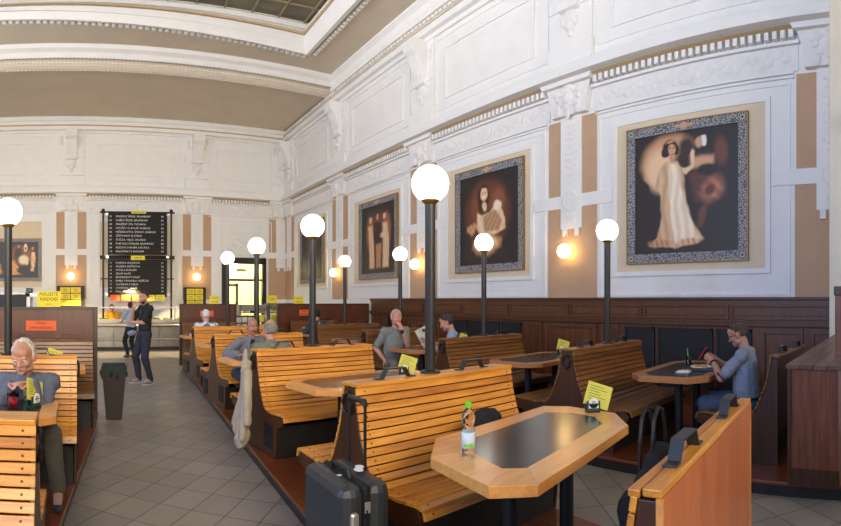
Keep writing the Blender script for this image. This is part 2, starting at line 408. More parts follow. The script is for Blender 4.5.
# ================================================================ WALL DECORATION
def place_right(o): o.location = (RW, 0, 0); o.rotation_euler = (0, 0, PI/2); return o
tn = [10]
def trim(b, m, put, smooth=False):
    o = struct(put(b.build('trim_%d' % tn[0], m, smooth=smooth))); tn[0] += 1; return o
def run(prof, u0, u1, m, put):
    b = MB(); b.prism(prof, 'x', u0, u1); return trim(b, m, put)
def cartouche(b0, u, z, R, s=1):
    class Flat:
        def ell(self, c, r, rot=None, seg=20, rg=12): b0.ell((c[0], .11+(c[1]-.1)*.8, c[2]), (r[0], r[1]*.8, r[2]), rot, seg, rg)
    b = Flat()
    """shield with scrolls and leaves in relief"""
    b.ell((u, .10, z), (.11*s, .06, .15*s)); b.ell((u, .15, z+.02), (.06*s, .04, .08*s))
    for sx in (-1, 1):
        for k in range(7):
            a = k/6*PI*1.15-.3; b.ell((u+sx*(.17+.03*math.sin(k))*s*math.cos(a*.7), .1, z+(.17*math.sin(a)-.02)*s), (.05*s, .04, .045*s), seg=8, rg=6)
        b.ell((u+sx*.2*s, .1, z+.1*s), (.07*s, .05, .06*s), seg=10, rg=8)
        b.ell((u+sx*.17*s, .1, z-.14*s), (.06*s, .04, .07*s), seg=10, rg=8)
    b.ell((u, .1, z+.2*s), (.08*s, .05, .05*s), seg=10, rg=8); b.ell((u, .1, z-.2*s), (.04*s, .04, .07*s), seg=10, rg=8)
def frame_line(b, u0, u1, z0, z1, w, d):
    b.box(u0, 0, z0, u1, d, z0+w); b.box(u0, 0, z1-w, u1, d, z1); b.box(u0, 0, z0+w, u0+w, d, z1-w); b.box(u1-w, 0, z0+w, u1, d, z1-w)
def decorate(put, bays, pils, u0, u1, tablet=(), zt=7.3):
    RR = random.Random(5)
    # lower cornice
    run([(0, 5.5), (.1, 5.5), (.13, 5.45), (.2, 5.43), (.22, 5.37), (.27, 5.36), (.29, 5.28), (.33, 5.27), (.33, 5.2), (.14, 5.195), (0, 5.195)], u0, u1, 'white_plaster', put)
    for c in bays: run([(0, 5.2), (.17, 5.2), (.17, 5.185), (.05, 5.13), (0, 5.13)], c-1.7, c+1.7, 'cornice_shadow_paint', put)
    b = MB()
    for c in bays:
        u = c-1.62
        while u < c+1.62: b.box(u, 0, 5.04, u+.062, .15, 5.14); u += .112
        b.box(c-1.68, 0, 4.99, c+1.68, .07, 5.035)
    trim(b, 'white_plaster', put)
    b = MB()
    for c in bays:
        b.box(c-1.66, 0, 4.64, c+1.66, .02, 4.985)
        for k in range(26):
            t = -1.5+3*k/25; zz = 4.81+.06*math.sin(k*1.7)
            b.ell((c+t, .02, zz), (.075, .014, .05), Euler((0, RR.uniform(-1, 1), 0)), seg=8, rg=6)
        b.ell((c, .02, 4.82), (.14, .03, .13), seg=12, rg=8)
    trim(b, 'relief_plaster', put)
    b = MB()
    for c in bays: b.box(c-1.6, 0, 4.55, c+1.6, .035, 4.575); b.box(c-1.6, 0, 4.6, c+1.6, .045, 4.63)
    trim(b, 'white_plaster', put)
    for c in bays:
        if c in tablet: continue
        b = MB(); b.box(c-1.2, 0, 2.03, c+1.2, .012, 4.28); trim(b, 'beige_paint', put)
        b = MB(); frame_line(b, c-1.27, c+1.27, 1.96, 4.35, .07, .03); frame_line(b, c-1.55, c+1.55, 1.66, 4.5, .03, .015); trim(b, 'white_plaster', put)
    # pilasters
    for c in pils:
        b = MB()
        b.box(c-.52, 0, 3.34, c+.5, .012, 4.6); b.box(c-.52, 0, 1.62, c+.52, .012, 3.34); trim(b, 'tan_paint', put)
        b = MB()
        b.box(c-.22, 0, 2.78, c+.22, .035, 4.64, bev=.006); b.box(c-.15, .03, 2.86, c+.15, .04, 3.05)
        b.box(c-.17, 0, 2.66, c-.09, .05, 2.78); b.box(c+.09, 0, 2.66, c+.17, .05, 2.78)
        b.box(c-.84, 0, 3.13, c+.84, .026, 3.34, bev=.005)
        b.lathe([(.001, .03), (.17, .03), (.17, .05), (.14, .058), (.12, .048), (.001, .048)], (0, 0, 0), 28, Matrix.Translation((c, 0, 3.235)) @ Matrix.Rotation(-PI/2, 4, 'X'))
        trim(b, 'white_plaster', put)
        b = MB()
        for k in range(9):
            zz = 3.55+k*.115; w = .05+.05*abs(math.sin(k*1.3))
            b.ell((c, .034, zz), (w, .009, .04), seg=10, rg=6)
            for sx in (-1, 1): b.ell((c+sx*(w+.02), .034, zz+.03), (.03, .008, .02), seg=8, rg=5)
        b.ell((c, .04, 2.95), (.1, .012, .06), seg=10, rg=6)
        # capital block with cartouche
        b.prism([(c-.5, 5.2), (c+.5, 5.2), (c+.42, 5.0), (c+.36, 4.64), (c-.36, 4.64), (c-.42, 5.0)], 'y', 0, .11)
        cartouche(b, c, 4.88, RR, 1.15)
        trim(b, 'relief_plaster', put)
        b = MB(); b.prism([(c-.56, 5.24), (c+.56, 5.24), (c+.5, 5.12), (c-.5, 5.12)], 'y', 0, .2)
        # attic: base block, side plates, fluted console
        b.box(c-.46, 0, 5.46, c+.46, .10, 5.82, bev=.01)
        b.box(c-.44, 0, 5.84, c+.44, .04, zt, bev=.006)
        b.box(c-.46, .0, 6.42, c+.46, .07, 6.6, bev=.008)
        pr = [(.0, zt+.02), (.44, zt+.02), (.46, zt-.1), (.4, zt-.22), (.3, zt-.3), (.22, zt-.5), (.16, zt-.72), (.14, 6.55), (.17, 6.46), (.14, 6.38), (.04, 6.36), (0, 6.36)]
        b.prism(pr, 'x', c-.2, c+.2, bev=.008)
        for q in (-.13, -.045, .045, .13): b.prism([(y+.016, z) for y, z in pr[2:8]]+[(.05, 6.6), (.05, zt-.1)], 'x', c+q-.02, c+q+.02)
        trim(b, 'white_plaster', put)
        b = MB(); b.ell((c, .05, 6.26), (.17, .07, .12)); b.ell((c, .05, 6.12), (.1, .06, .1)); b.ell((c, .05, 6.01), (.05, .04, .07))
        for sx in (-1, 1):
            b.ell((c+sx*.12, .06, 6.2), (.05, .05, .09), seg=10, rg=8)
            b.ell((c+sx*.33, .05, zt-.2), (.08, .05, .1), seg=10, rg=8); b.ell((c+sx*.3, .05, zt-.36), (.05, .05, .09), seg=10, rg=8)
        trim(b, 'relief_plaster', put)
    b = MB()
    for c in bays:
        frame_line(b, c-1.3, c+1.3, 5.86, 6.95, .035, .03); frame_line(b, c-1.62, c+1.62, 5.66, 7.2, .025, .02)
    trim(b, 'white_plaster', put)

RB = [3.53, 7.78, 12.03, 16.28]; RP = [1.4, 5.65, 9.9, 14.15, 18.35]
decorate(place_right, RB, RP, -5, 18.7)
BB = [-10.0+.4, -3.05, 1.33, 5.55]
decorate(back_mat, [3.05, -1.33, -5.55], [.85, -3.53, 5.24, -6.75], -7, 9, tablet=(-5.55,))
# upper cornice right wall (raised field) and back wall (low bay)
run([(0, 7.3), (.06, 7.3), (.08, 7.38), (.18, 7.4), (.2, 7.52), (.14, 7.54), (.14, 8.2), (0, 8.2)], -5, 18.6, 'white_plaster', place_right)
run([(.14, 7.54), (.2, 7.54), (.22, 7.66), (.16, 7.68), (.14, 7.68)], -5, 18.6, 'ceiling_paint', place_right)
run([(.14, 7.68), (.24, 7.69), (.26, 7.78), (.22, 7.84), (.24, 7.98), (.34, 8.06), (.36, 8.2), (.1, 8.2)], -5, 14.3, 'white_plaster', place_right)
b = MB(); u = -4.9
while u < 18.3: b.box(u, .19, 7.585, u+.09, .25, 7.65, bev=.015); u += .15
trim(b, 'relief_plaster', place_right)
run([(0, 7.28), (.06, 7.28), (.08, 7.34), (.2, 7.36), (.22, 7.46), (0, 7.46)], -6.8, 9, 'white_plaster', back_mat)
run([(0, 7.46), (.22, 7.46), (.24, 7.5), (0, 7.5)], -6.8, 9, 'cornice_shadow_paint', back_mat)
run([(0, 7.5), (.28, 7.5), (.3, 7.58), (.36, 7.62), (.42, 7.72), (0, 7.72)], -6.8, 9, 'white_plaster', back_mat)
# relief tablet above the doorway
b = MB(); frame_line(b, -6.35, -4.4, 3.2, 4.45, .03, .03); frame_line(b, -6.0, -4.75, 4.0, 4.22, .025, .03); frame_line(b, -5.9, -4.85, 3.92, 4.3, .02, .022)
R = random.Random(8)
for k in range(22):
    u = -6.1+1.5*R.random(); z = 3.35+.45*R.random(); b.ell((u, .02, z), (R.uniform(.03, .09), .03, R.uniform(.02, .05)), Euler((0, R.uniform(-1, 1), 0)), seg=8, rg=6)
trim(b, 'relief_plaster', back_mat)

# cream pier at the right edge
b = MB(); b.box(6.3, -1.0, 0, RW, 1.33, 8.1, bev=.01); trim(b, 'cream_pier', lambda o: o)
sw = thing('wall_box', 'small cream switch box with a red button high on the cream pier', 'switch', (6.285, 1.0, 3.72))
b = MB(); b.box(-.04, -.1, -.12, .015, .14, .12, bev=.01); b.build('housing', 'cream_pier', sw)
b = MB(); b.ell((-.045, .03, .05), (.03, .035, .035)); b.build('button', 'red', sw)

# wainscot on the right wall
b = MB(); b.box(0, 0, 0, 12.2, .05, 1.6)
o = b.build('wainscot', 'panel'); struct(place_right(o)); o.name = 'trim_%d' % tn[0]; tn[0] += 1
b = MB()
b.box(0, .0, 1.6, 12.2, .11, 1.64, bev=.008); b.box(0, .05, 1.53, 12.2, .075, 1.6); b.box(0, .05, 1.24, 12.2, .1, 1.31, bev=.006); b.box(0, .05, 1.3, 12.2, .12, 1.325)
b.box(0, .05, 0, 12.2, .075, .22)
trim(b, 'panel_h', place_right)
b = MB(); 
def pan(u0, u1, z0, z1):
    frame_line2(u0, u1, z0, z1)
def frame_line2(u0, u1, z0, z1, w=.07):
    for q in ((u0, z0, u1, z0+w), (u0, z1-w, u1, z1), (u0, z0+w, u0+w, z1-w), (u1-w, z0+w, u1, z1-w)): b.box(q[0], .05, q[1], q[2], .072, q[3], bev=.004)
    b.box(u0+w+.03, .05, z0+w+.03, u1-w-.03, .06, z1-w-.03, bev=.003)
GR = []
for c in (3.53, 7.78, 12.03-.2):
    for lo, hi in ((-2.1, -.72), (-.68, .68), (.72, 2.1)):
        if c+hi < 12.1: frame_line2(c+lo, c+hi, 1.33, 1.53, .025)
    for lo, hi in ((.50, 1.02), (-.44, .44), (-1.02, -.50)):
        GR.append((c+lo, c+hi))
    p = c+2.12
    for lo, hi in ((-.98, -.62), (-.55, .55), (.62, .98)):
        if p+hi < 12.1: frame_line2(p+lo, p+hi, .28, 1.22)
p = 3.53-2.12
frame_line2(p-.2, p+.3, .28, 1.22); frame_line2(p+.38, p+.98, .28, 1.22)
trim(b, 'panel', place_right)
b = MB()
for u0_, u1_ in GR:
    if u1_ > 12.1: continue
    b.box(u0_, .05, .34, u1_, .062, 1.2)
    frame_w = .03
    for q in ((u0_, .34, u1_, .37), (u0_, 1.17, u1_, 1.2), (u0_, .34, u0_+.03, 1.2), (u1_-.03, .34, u1_, 1.2)): b.box(q[0], .06, q[1], q[2], .08, q[3])
    z = .39
    while z < 1.16: b.box(u0_+.03, .062, z, u1_-.03, .07, z+.012); z += .03
trim(b, 'grille', place_right)

# doorway to the lit room behind
b = MB()
b.box(-6.12, -.1, 0, -5.98, .06, 3.1); b.box(-4.58, -.1, 0, -4.44, .06, 3.1); b.box(-6.12, -.1, 2.9, -4.44, .06, 3.12)
b.box(-6.0, -.08, 2.28, -4.56, .03, 2.36); b.box(-5.75, -.08, 0, -5.68, .03, 2.9); b.box(-5.05, -.08, 0, -4.98, .03, 2.2); b.box(-5.0, -.08, 2.1, -4.56, .03, 2.17)
dr = struct(back_mat(b.build('door_1', 'door_black')))
b = MB(); b.box(-6.0, -.05, 0, -4.56, -.04, 2.9); struct(b.build('door_glass', 'thin_glass', dr))
b = MB(); b.box(-7.4, -2.6, 0, -3.4, -2.5, 3.4); b.box(-7.5, -2.6, 0, -7.4, -.26, 3.4); b.box(-3.4, -2.6, 0, -3.3, -.26, 3.4); b.box(-7.5, -2.6, 3.4, -3.3, -.26, 3.5)
o = struct(back_mat(b.build('wall_side_room', 'lit_room')))
b = MB(); b.box(-5.35, .0, 2.62, -5.0, .035, 2.72); o = back_mat(b.build('exit_sign', 'cornice_shadow_paint')); o.location.z = 0
tag(o, 'small tan sign plate on the glass above the black door', 'sign')

# ================================================================ PICTURES
def smooth(t): t = max(0, min(1, t)); return t*t*(3-2*t)
def pic_colors(W, H, nx, ny, bg, shapes, seed=0):
    rnd = [[None]*(nx+1) for _ in range(ny+1)]
    for j in range(ny+1):
        for i in range(nx+1):
            x = i/nx; y = j/ny
            nz = noise.noise(Vector((x*6+seed, y*6, seed)))
            c = [q*(1+.18*nz) for q in bg]
            xx = x+.010*noise.noise(Vector((x*14, y*14, seed+3))); yy = y+.010*noise.noise(Vector((x*14, y*14, seed+9)))
            for s in shapes:
                k, g, col, soft, fold = s
                if k == 'e':
                    cx, cy, rx, ry, a = g; ca, sa = math.cos(a), math.sin(a)
                    dx, dy = xx-cx, yy-cy; p, q = (dx*ca+dy*sa)/rx, (-dx*sa+dy*ca)/ry
                    d = math.hypot(p, q); w = smooth((1-d)/soft+.0) if d < 1 else 0
                else:
                    ins = False; n = len(g); dm = 9
                    for t in range(n):
                        x1, y1 = g[t]; x2, y2 = g[(t+1) % n]
                        if (y1 > yy) != (y2 > yy) and xx < (x2-x1)*(yy-y1)/(y2-y1)+x1: ins = not ins
                        ex, ey = x2-x1, y2-y1; tt = max(0, min(1, ((xx-x1)*ex+(yy-y1)*ey)/(ex*ex+ey*ey+1e-9)))
                        dm = min(dm, math.hypot(xx-x1-tt*ex, yy-y1-tt*ey))
                    w = smooth(dm/soft) if ins else 0
                if w <= 0: continue
                f = 1
                if fold: f = 1+fold[2]*math.sin((xx*fold[0]+yy*fold[1])*40+3*noise.noise(Vector((xx*4, yy*4, 1))))
                c = [c[t]*(1-w)+col[t]*f*w for t in range(3)]
            rnd[j][i] = c
    return rnd
def picture(W, H, bg, shapes, label, put, u, z0, seed, nx=80, ny=92, bw=.13, group=None):
    root = thing('framed_picture', label, 'picture', group=group)
    if put is place_right: root.location = (RW, u, z0); root.rotation_euler = (0, 0, PI/2)
    else: root.location = (-u, by(-u), z0); root.rotation_euler = (0, 0, PI+math.atan(BM_))
    b = MB()
    for (x0, za, x1, zb) in ((-W/2, 0, W/2, .014), (-W/2, H-.014, W/2, H), (-W/2, .014, -W/2+.014, H-.014), (W/2-.014, .014, W/2, H-.014)): b.box(x0, .0, za, x1, .062, zb)
    b.build('gilt_edge', 'gilt', root)
    b = MB(); e = .014
    for (x0, za, x1, zb) in ((-W/2+e, e, W/2-e, e+bw), (-W/2+e, H-e-bw, W/2-e, H-e), (-W/2+e, e+bw, -W/2+e+bw, H-e-bw), (W/2-e-bw, e+bw, W/2-e, H-e-bw)): b.box(x0, .0, za, x1, .05, zb)
    bo = b.build('ornamental_border', 'ornament', root)
    for sx in (-1, 1):
        for zz in (e+bw/2, H-e-bw/2):
            b = MB(); m = Matrix.Translation((sx*(W/2-e-bw/2), .05, zz)) @ Matrix.Rotation(-PI/2, 4, 'X')
            b.lathe([(.001, 0), (.075, 0), (.075, .004), (.001, .004)], n=24, mtx=m); r_ = b.build('rosette', 'rubber', bo)
            b = MB(); 
            for k in range(8):
                a = k*PI/4; b.ell((sx*(W/2-e-bw/2)+.035*math.cos(a), .056, zz+.035*math.sin(a)), (.02, .003, .011), Euler((0, -a, 0)), seg=8, rg=5)
            b.lathe([(.062, 0), (.07, 0), (.07, .003), (.062, .003), (.062, 0)], n=24, cap=False, mtx=Matrix.Translation((sx*(W/2-e-bw/2), .054, zz)) @ Matrix.Rotation(-PI/2, 4, 'X'))
            b.build('rosette_petals', 'petal', bo)
    b = MB(); b.ell((0, .055, H-e-bw/2), (.07, .02, .06)); b.ell((-.1, .052, H-e-bw/2), (.05, .015, .03)); b.ell((.1, .052, H-e-bw/2), (.05, .015, .03)); b.build('crest', 'tan_paint', bo)
    # the print itself
    w, h = W-2*e-2*bw, H-2*e-2*bw; cols = pic_colors(w, h, nx, ny, bg, shapes, seed)
    bm = bmesh.new(); vs = [[bm.verts.new((w/2-w*i/nx, .03, e+bw+h*j/ny)) for i in range(nx+1)] for j in range(ny+1)]
    for j in range(ny):
        for i in range(nx): bm.faces.new((vs[j][i], vs[j][i+1], vs[j+1][i+1], vs[j+1][i]))
    bmesh.ops.recalc_face_normals(bm, faces=bm.faces[:])
    me = bpy.data.meshes.new('print'); bm.to_mesh(me); bm.free()
    a = me.color_attributes.new('Col', 'FLOAT_COLOR', 'POINT')
    k = 0
    for j in range(ny+1):
        for i in range(nx+1):
            a.data[k].color = (*[max(0, q) for q in cols[j][i]], 1); k += 1
    me.materials.append(M['print']); o = bpy.data.objects.new('print', me); C.objects.link(o); o.parent = root
    return root
S = srgb
dark = S(34, 28, 30)
cream, peach, rust, brown = S(232, 204, 170), S(214, 160, 118), S(128, 66, 46), S(84, 48, 36)
# x runs left to right as seen, y upwards
figA = [('e', (.36, .76, .34, .26, 0), S(206, 152, 112), .3, None), ('e', (.28, .70, .22, .24, 0), S(238, 200, 160), .5, None),
        ('e', (.58, .66, .26, .26, .2), S(48, 34, 34), .35, None), ('e', (.52, .86, .10, .12, 0), S(52, 36, 34), .6, None),
        ('p', [(.50, .66), (.62, .70), (.88, .66), (.92, .44), (.74, .32), (.56, .40)], S(92, 52, 48), .08, (1, 3, .08)),
        ('e', (.76, .50, .16, .13, .5), S(176, 112, 86), .7, (1.2, 1.8, .22)), ('e', (.74, .50, .07, .06, .5), S(96, 54, 46), .6, None), ('e', (.67, .30, .05, .16, -.3), S(104, 62, 48), .7, None),
        ('p', [(.52, .80), (.80, .80), (.80, .68), (.54, .66)], S(214, 164, 124), .05, None), ('e', (.72, .66, .12, .06, 0), S(34, 26, 28), .4, None), ('e', (.84, .80, .08, .16, .1), S(110, 60, 46), .6, None),
        ('p', [(.02, .66), (.10, .64), (.16, .60), (.17, .38), (.02, .38)], S(34, 28, 32), .03, None),
        ('p', [(.58, .96), (.76, .97), (.78, .82), (.60, .80)], S(30, 24, 26), .015, None), ('e', (.64, .89, .05, .06, 0), S(206, 160, 128), .5, None), ('p', [(.655, .945), (.71, .945), (.71, .85), (.67, .85)], S(240, 232, 224), .01, None),
        ('p', [(.38, .74), (.50, .70), (.56, .72), (.54, .80), (.57, .86), (.61, .83), (.60, .70), (.52, .63), (.40, .66)], S(236, 204, 170), .02, None),
        ('p', [(.24, .72), (.32, .77), (.44, .77), (.50, .66), (.52, .46), (.58, .26), (.70, .10), (.60, .06), (.40, .03), (.12, .06), (.22, .14), (.26, .30), (.25, .48), (.20, .58)], S(212, 172, 134), .02, (1.8, .1, .16)),
        ('p', [(.33, .76), (.44, .75), (.48, .58), (.54, .34), (.66, .10), (.40, .06), (.35, .26), (.33, .50)], S(244, 224, 196), .03, (2.0, .1, .12)),
        ('e', (.26, .085, .16, .045, 0), S(196, 142, 100), .6, (3, 1, .3)), ('e', (.55, .09, .14, .035, 0), S(214, 168, 124), .6, (3, 1, .3)),
        ('e', (.36, .88, .085, .075, 0), S(44, 28, 24), .3, None), ('e', (.31, .84, .045, .05, 0), S(44, 28, 24), .3, None), ('e', (.42, .85, .035, .05, 0), S(44, 28, 24), .3, None),
        ('e', (.375, .858, .042, .055, 0), S(214, 158, 124), .3, None), ('e', (.37, .79, .025, .04, 0), S(206, 150, 116), .4, None), ('e', (.36, .925, .05, .014, .2), S(196, 156, 120), .5, None),
        ('e', (.358, .872, .012, .006, 0), S(60, 34, 28), .5, None), ('e', (.392, .872, .012, .006, 0), S(60, 34, 28), .5, None), ('e', (.377, .826, .014, .006, 0), S(130, 56, 44), .4, None)]
picture(1.96, 2.04, dark, figA, 'large framed sepia print of a standing woman in a long white gown raising one hand', place_right, 3.55, 2.14, 1, nx=150, ny=156)
figB = [('e', (.48, .56, .46, .44, 0), S(104, 54, 38), .35, None), ('e', (.66, .66, .16, .22, -.2), S(140, 78, 54), .6, None), ('e', (.28, .62, .10, .20, 0), S(128, 66, 46), .6, None),
        ('e', (.42, .74, .115, .17, 0), S(46, 26, 22), .3, None), ('e', (.43, .78, .07, .09, 0), S(238, 196, 156), .3, None), ('e', (.43, .865, .07, .03, 0), S(60, 34, 26), .5, None), ('e', (.36, .66, .03, .10, 0), S(50, 28, 22), .5, None),
        ('e', (.43, .745, .03, .012, 0), S(250, 236, 220), .4, None), ('e', (.405, .79, .016, .009, 0), S(60, 30, 24), .5, None), ('e', (.455, .79, .016, .009, 0), S(60, 30, 24), .5, None),
        ('p', [(.10, .46), (.30, .50), (.32, .40), (.22, .30), (.10, .38)], S(206, 150, 108), .05, (2, 2, .2)),
        ('p', [(.30, .60), (.40, .56), (.52, .58), (.62, .66), (.72, .62), (.80, .48), (.80, .36), (.60, .30), (.36, .30), (.28, .42)], S(232, 200, 160), .03, (1.1, .9, .10)),
        ('p', [(.40, .54), (.62, .62), (.76, .46), (.70, .34), (.42, .34)], S(184, 140, 102), .04, (2.2, -1.4, .2)),
        ('e', (.66, .63, .09, .07, 0), S(246, 226, 196), .5, None), ('e', (.44, .64, .05, .07, .3), S(238, 200, 160), .5, None),
        ('p', [(.22, .30), (.62, .34), (.78, .30), (.74, .16), (.52, .06), (.30, .08), (.18, .18)], S(222, 158, 106), .09, (1.6, .6, .18)),
        ('e', (.52, .24, .18, .10, 0), S(240, 206, 164), .7, (2, 1, .1))]
picture(1.96, 2.04, dark, figB, 'large framed sepia print of a smiling seated woman with a hand at her chin', place_right, 7.7, 2.14, 2, nx=130, ny=136)
figC = [('e', (.50, .60, .42, .36, 0), S(112, 58, 40), .5, None), ('e', (.26, .60, .14, .34, 0), S(150, 88, 60), .5, None), ('e', (.78, .60, .14, .34, 0), S(150, 88, 60), .5, None),
        ('p', [(.38, .76), (.62, .76), (.66, .40), (.62, .10), (.40, .10), (.36, .40)], S(40, 26, 26), .04, None),
        ('p', [(.18, .72), (.34, .74), (.40, .44), (.42, .06), (.22, .06), (.22, .40)], S(222, 182, 146), .04, (2, .3, .18)),
        ('p', [(.62, .74), (.80, .74), (.86, .40), (.84, .06), (.62, .06), (.64, .40)], S(226, 190, 152), .04, (2, .3, .18)),
        ('p', [(.42, .44), (.64, .46), (.60, .06), (.44, .06)], S(190, 132, 92), .04, (2, .3, .2)), ('e', (.66, .55, .12, .05, .2), S(232, 196, 160), .5, None),
        ('e', (.28, .80, .05, .065, 0), S(226, 186, 150), .4, None), ('e', (.49, .83, .05, .065, 0), S(196, 146, 110), .4, None), ('e', (.70, .82, .05, .065, 0), S(230, 190, 154), .4, None),
        ('e', (.28, .86, .055, .035, 0), S(60, 34, 28), .4, None), ('e', (.49, .89, .055, .035, 0), S(40, 24, 22), .4, None), ('e', (.70, .88, .055, .035, 0), S(70, 40, 30), .4, None)]
picture(1.96, 2.04, dark, figC, 'large framed sepia print of three standing figures between two wall pilasters', place_right, 11.9, 2.14, 3, nx=60, ny=66)
figD = [('e', (.5, .56, .34, .44, 0), S(86, 46, 34), .5, None), ('p', [(.36, .70), (.66, .70), (.72, .06), (.30, .06)], S(176, 120, 84), .05, (2, .3, .2)), ('e', (.5, .80, .07, .08, 0), S(214, 170, 132), .4, None)]
picture(1.96, 2.04, dark, figD, 'framed sepia print nearest the back corner, mostly hidden by a lamp post', place_right, 16.2, 2.14, 4, nx=40, ny=44)
figE = [('e', (.45, .62, .48, .36, 0), S(132, 76, 50), .5, None), ('p', [(.02, .56), (.28, .50), (.44, .28), (.56, .08), (.02, .06)], S(226, 152, 96), .04, (1.5, 1, .15)),
        ('e', (.12, .70, .05, .10, 0), S(230, 180, 140), .4, None), ('e', (.40, .66, .16, .26, 0), S(52, 30, 34), .5, None), ('e', (.40, .88, .045, .05, 0), S(196, 140, 104), .4, None),
        ('e', (.62, .84, .07, .14, 0), S(236, 210, 176), .35, None), ('e', (.62, .82, .035, .06, 0), S(50, 30, 26), .5, None),
        ('e', (.56, .50, .20, .17, 0), S(240, 220, 184), .5, (2.5, 2, .14)), ('e', (.52, .20, .22, .14, 0), S(26, 22, 28), .5, None),
        ('p', [(.78, .74), (.92, .72), (.94, .44), (.88, .16), (.76, .18), (.76, .50)], S(232, 188, 142), .04, (2, .6, .15)), ('e', (.83, .82, .045, .055, 0), S(206, 150, 110), .4, None), ('e', (.66, .40, .05, .06, 0), S(244, 220, 190), .5, None)]
figE = [(k, (tuple((.48+.52*g[0], g[1], .52*g[2], g[3], g[4])) if k == 'e' else [(.48+.52*x, y) for x, y in g]), c, so*(.6 if k == 'p' else 1), fo) for k, g, c, so, fo in figE]
figE += [('p', [(.05, .60), (.30, .66), (.42, .40), (.46, .08), (.04, .08)], S(196, 140, 96), .04, (1.5, 1, .15)), ('e', (.2, .74, .05, .1, 0), S(220, 176, 140), .4, None)]
picture(2.42, 1.46, S(30, 25, 28), figE, 'framed sepia print of a group in gowns on the back wall, left', back_mat, 3.05, 2.24, 5, nx=110, ny=64, bw=.11)

# wall sconces
def sconce(x, y, out, label):
    t = thing('wall_sconce', label, 'wall lamp', (x, y, 2.4), group='lit amber wall sconces')
    d = Vector(out)
    b = MB(); b.tube([-d*.02, d*.1, d*.15+Vector((0, 0, -.12))], .012); b.ell((0, 0, -.0), (.04, .04, .05)); b.lathe([(.001, 0), (.05, 0), (.055, .012), (.001, .014)], tuple(d*.15+Vector((0, 0, -.13))), 16); b.build('bracket', 'brass', t)
    b = MB(); b.ell(d*.15, (.12, .12, .12), seg=28, rg=18); b.build('globe', 'sconce_globe', t, smooth=True)
sconce(RW-.01, 5.68, (-1, 0, 0), 'lit amber wall sconce between the two nearest large pictures')
sconce(RW-.01, 10.0, (-1, 0, 0), 'lit amber wall sconce on the pilaster just behind the tallest looking lamp post')
sconce(RW-.01, 14.25, (-1, 0, 0), 'lit amber wall sconce on the right wall pilaster nearest the corner')
sconce(-.85, by(-.85)-.01, (0, -1, 0), 'lit amber wall sconce above the yellow price sheets left of the menu boards')
sconce(3.5, by(3.5)-.01, (0, -1, 0), 'lit amber wall sconce above the yellow price sheets right of the menu boards')
# ================================================================ PLATFORMS
PH = .12
def platform(pts, label):
    t = thing('seating_platform', label, 'platform')
    b = MB(); b.prism(pts, 'z', PH-.03, PH, bev=.006); b.build('boards', 'platform', t)
    cx = sum(p[0] for p in pts)/len(pts); cy = sum(p[1] for p in pts)/len(pts)
    b = MB(); b.prism([(x+(.02 if x < cx else -.02), y+(.02 if y < cy else -.02)) for x, y in pts], 'z', 0, PH-.03); b.build('kerb', 'kerb', t)
platform([(1.22, .35), (2.70, .35), (3.02, 4.0), (3.22, 8.0), (3.45, 12.3), (1.97, 12.3), (1.76, 8.74), (1.42, 3.6)], 'red brown boarded platform with black kerb under the middle row of benches')
platform([(4.20, .6), (6.83, .6), (6.83, 12.3), (4.42, 12.3), (4.18, 8.0), (4.10, 3.6)], 'red brown boarded platform with black kerb under the benches along the picture wall')
platform([(-2.6, .6), (-.42, .6), (-.22, 3.7), (-.02, 6.0), (.03, 7.1), (-2.6, 7.1)], 'red brown boarded platform with black kerb left of the tiled aisle')

# ================================================================ BENCHES
BT = .96
PROF = [(.078, BT), (.09, .88), (.105, .80), (.125, .72), (.152, .64), (.188, .56), (.225, .485), (.262, .445), (.32, .428), (.45, .422), (.6, .432), (.70, .44), (.775, .438), (.80, .415), (.805, .37)]
def arc(prof, w, gap):
    """cut a profile into slats: list of (centre, tangent)"""
    P = [Vector((0, y, z)) for y, z in prof]; out = []; acc = 0; L = [0]
    for a, c in zip(P, P[1:]): L.append(L[-1]+(c-a).length)
    def at(s):
        for i in range(len(P)-1):
            if s <= L[i+1] or i == len(P)-2: return P[i]+(P[i+1]-P[i])*((s-L[i])/(L[i+1]-L[i]))
    n = round(L[-1]/(w+gap)); st = L[-1]/n
    for k in range(n): out.append((at(k*st), at((k+1)*st-gap)))
    return out
def slats(prof, sgn, Lh, w, gap, th=.02, seed=0):
    b = MB(); R = random.Random(seed)
    for a, c in arc(prof, w, gap):
        t = (c-a).normalized(); n = Vector((0, t.z, -t.y))
        if n.y < 0 and n.z < 0: n = -n
        if n.dot(Vector((0, .6, .6))) < 0: n = -n
        j = R.uniform(-.0015, .0015)
        pts = [a+n*j, c+n*j, c+n*(j-th), a+n*(j-th)]
        b.prism([(p.y*sgn, p.z) for p in pts], 'x', -Lh, Lh, bev=.003)
    old_faces = set(b.bm.faces)
    for a, c in arc(prof, w, gap):          # plugged screw heads near both ends of every slat
        t = (c-a).normalized(); n = Vector((0, t.z, -t.y))
        if n.dot(Vector((0, .6, .6))) < 0: n = -n
        m = (a+c)/2+n*.0012
        for sx in (-1, 1):
            q = Vector((sx*(Lh-.055), m.y*sgn, m.z)); nn = Vector((0, n.y*sgn, n.z))
            b.lathe([(.0005, 0), (.006, 0), (.006, .0015), (.0005, .0015)], n=8, mtx=Matrix.Translation(q) @ nn.to_track_quat('Z', 'Y').to_matrix().to_4x4())
    for f in b.bm.faces:
        if f not in old_faces: f.material_index = 1
    return b
BACKP = PROF[:8]; SEATP = PROF[7:]
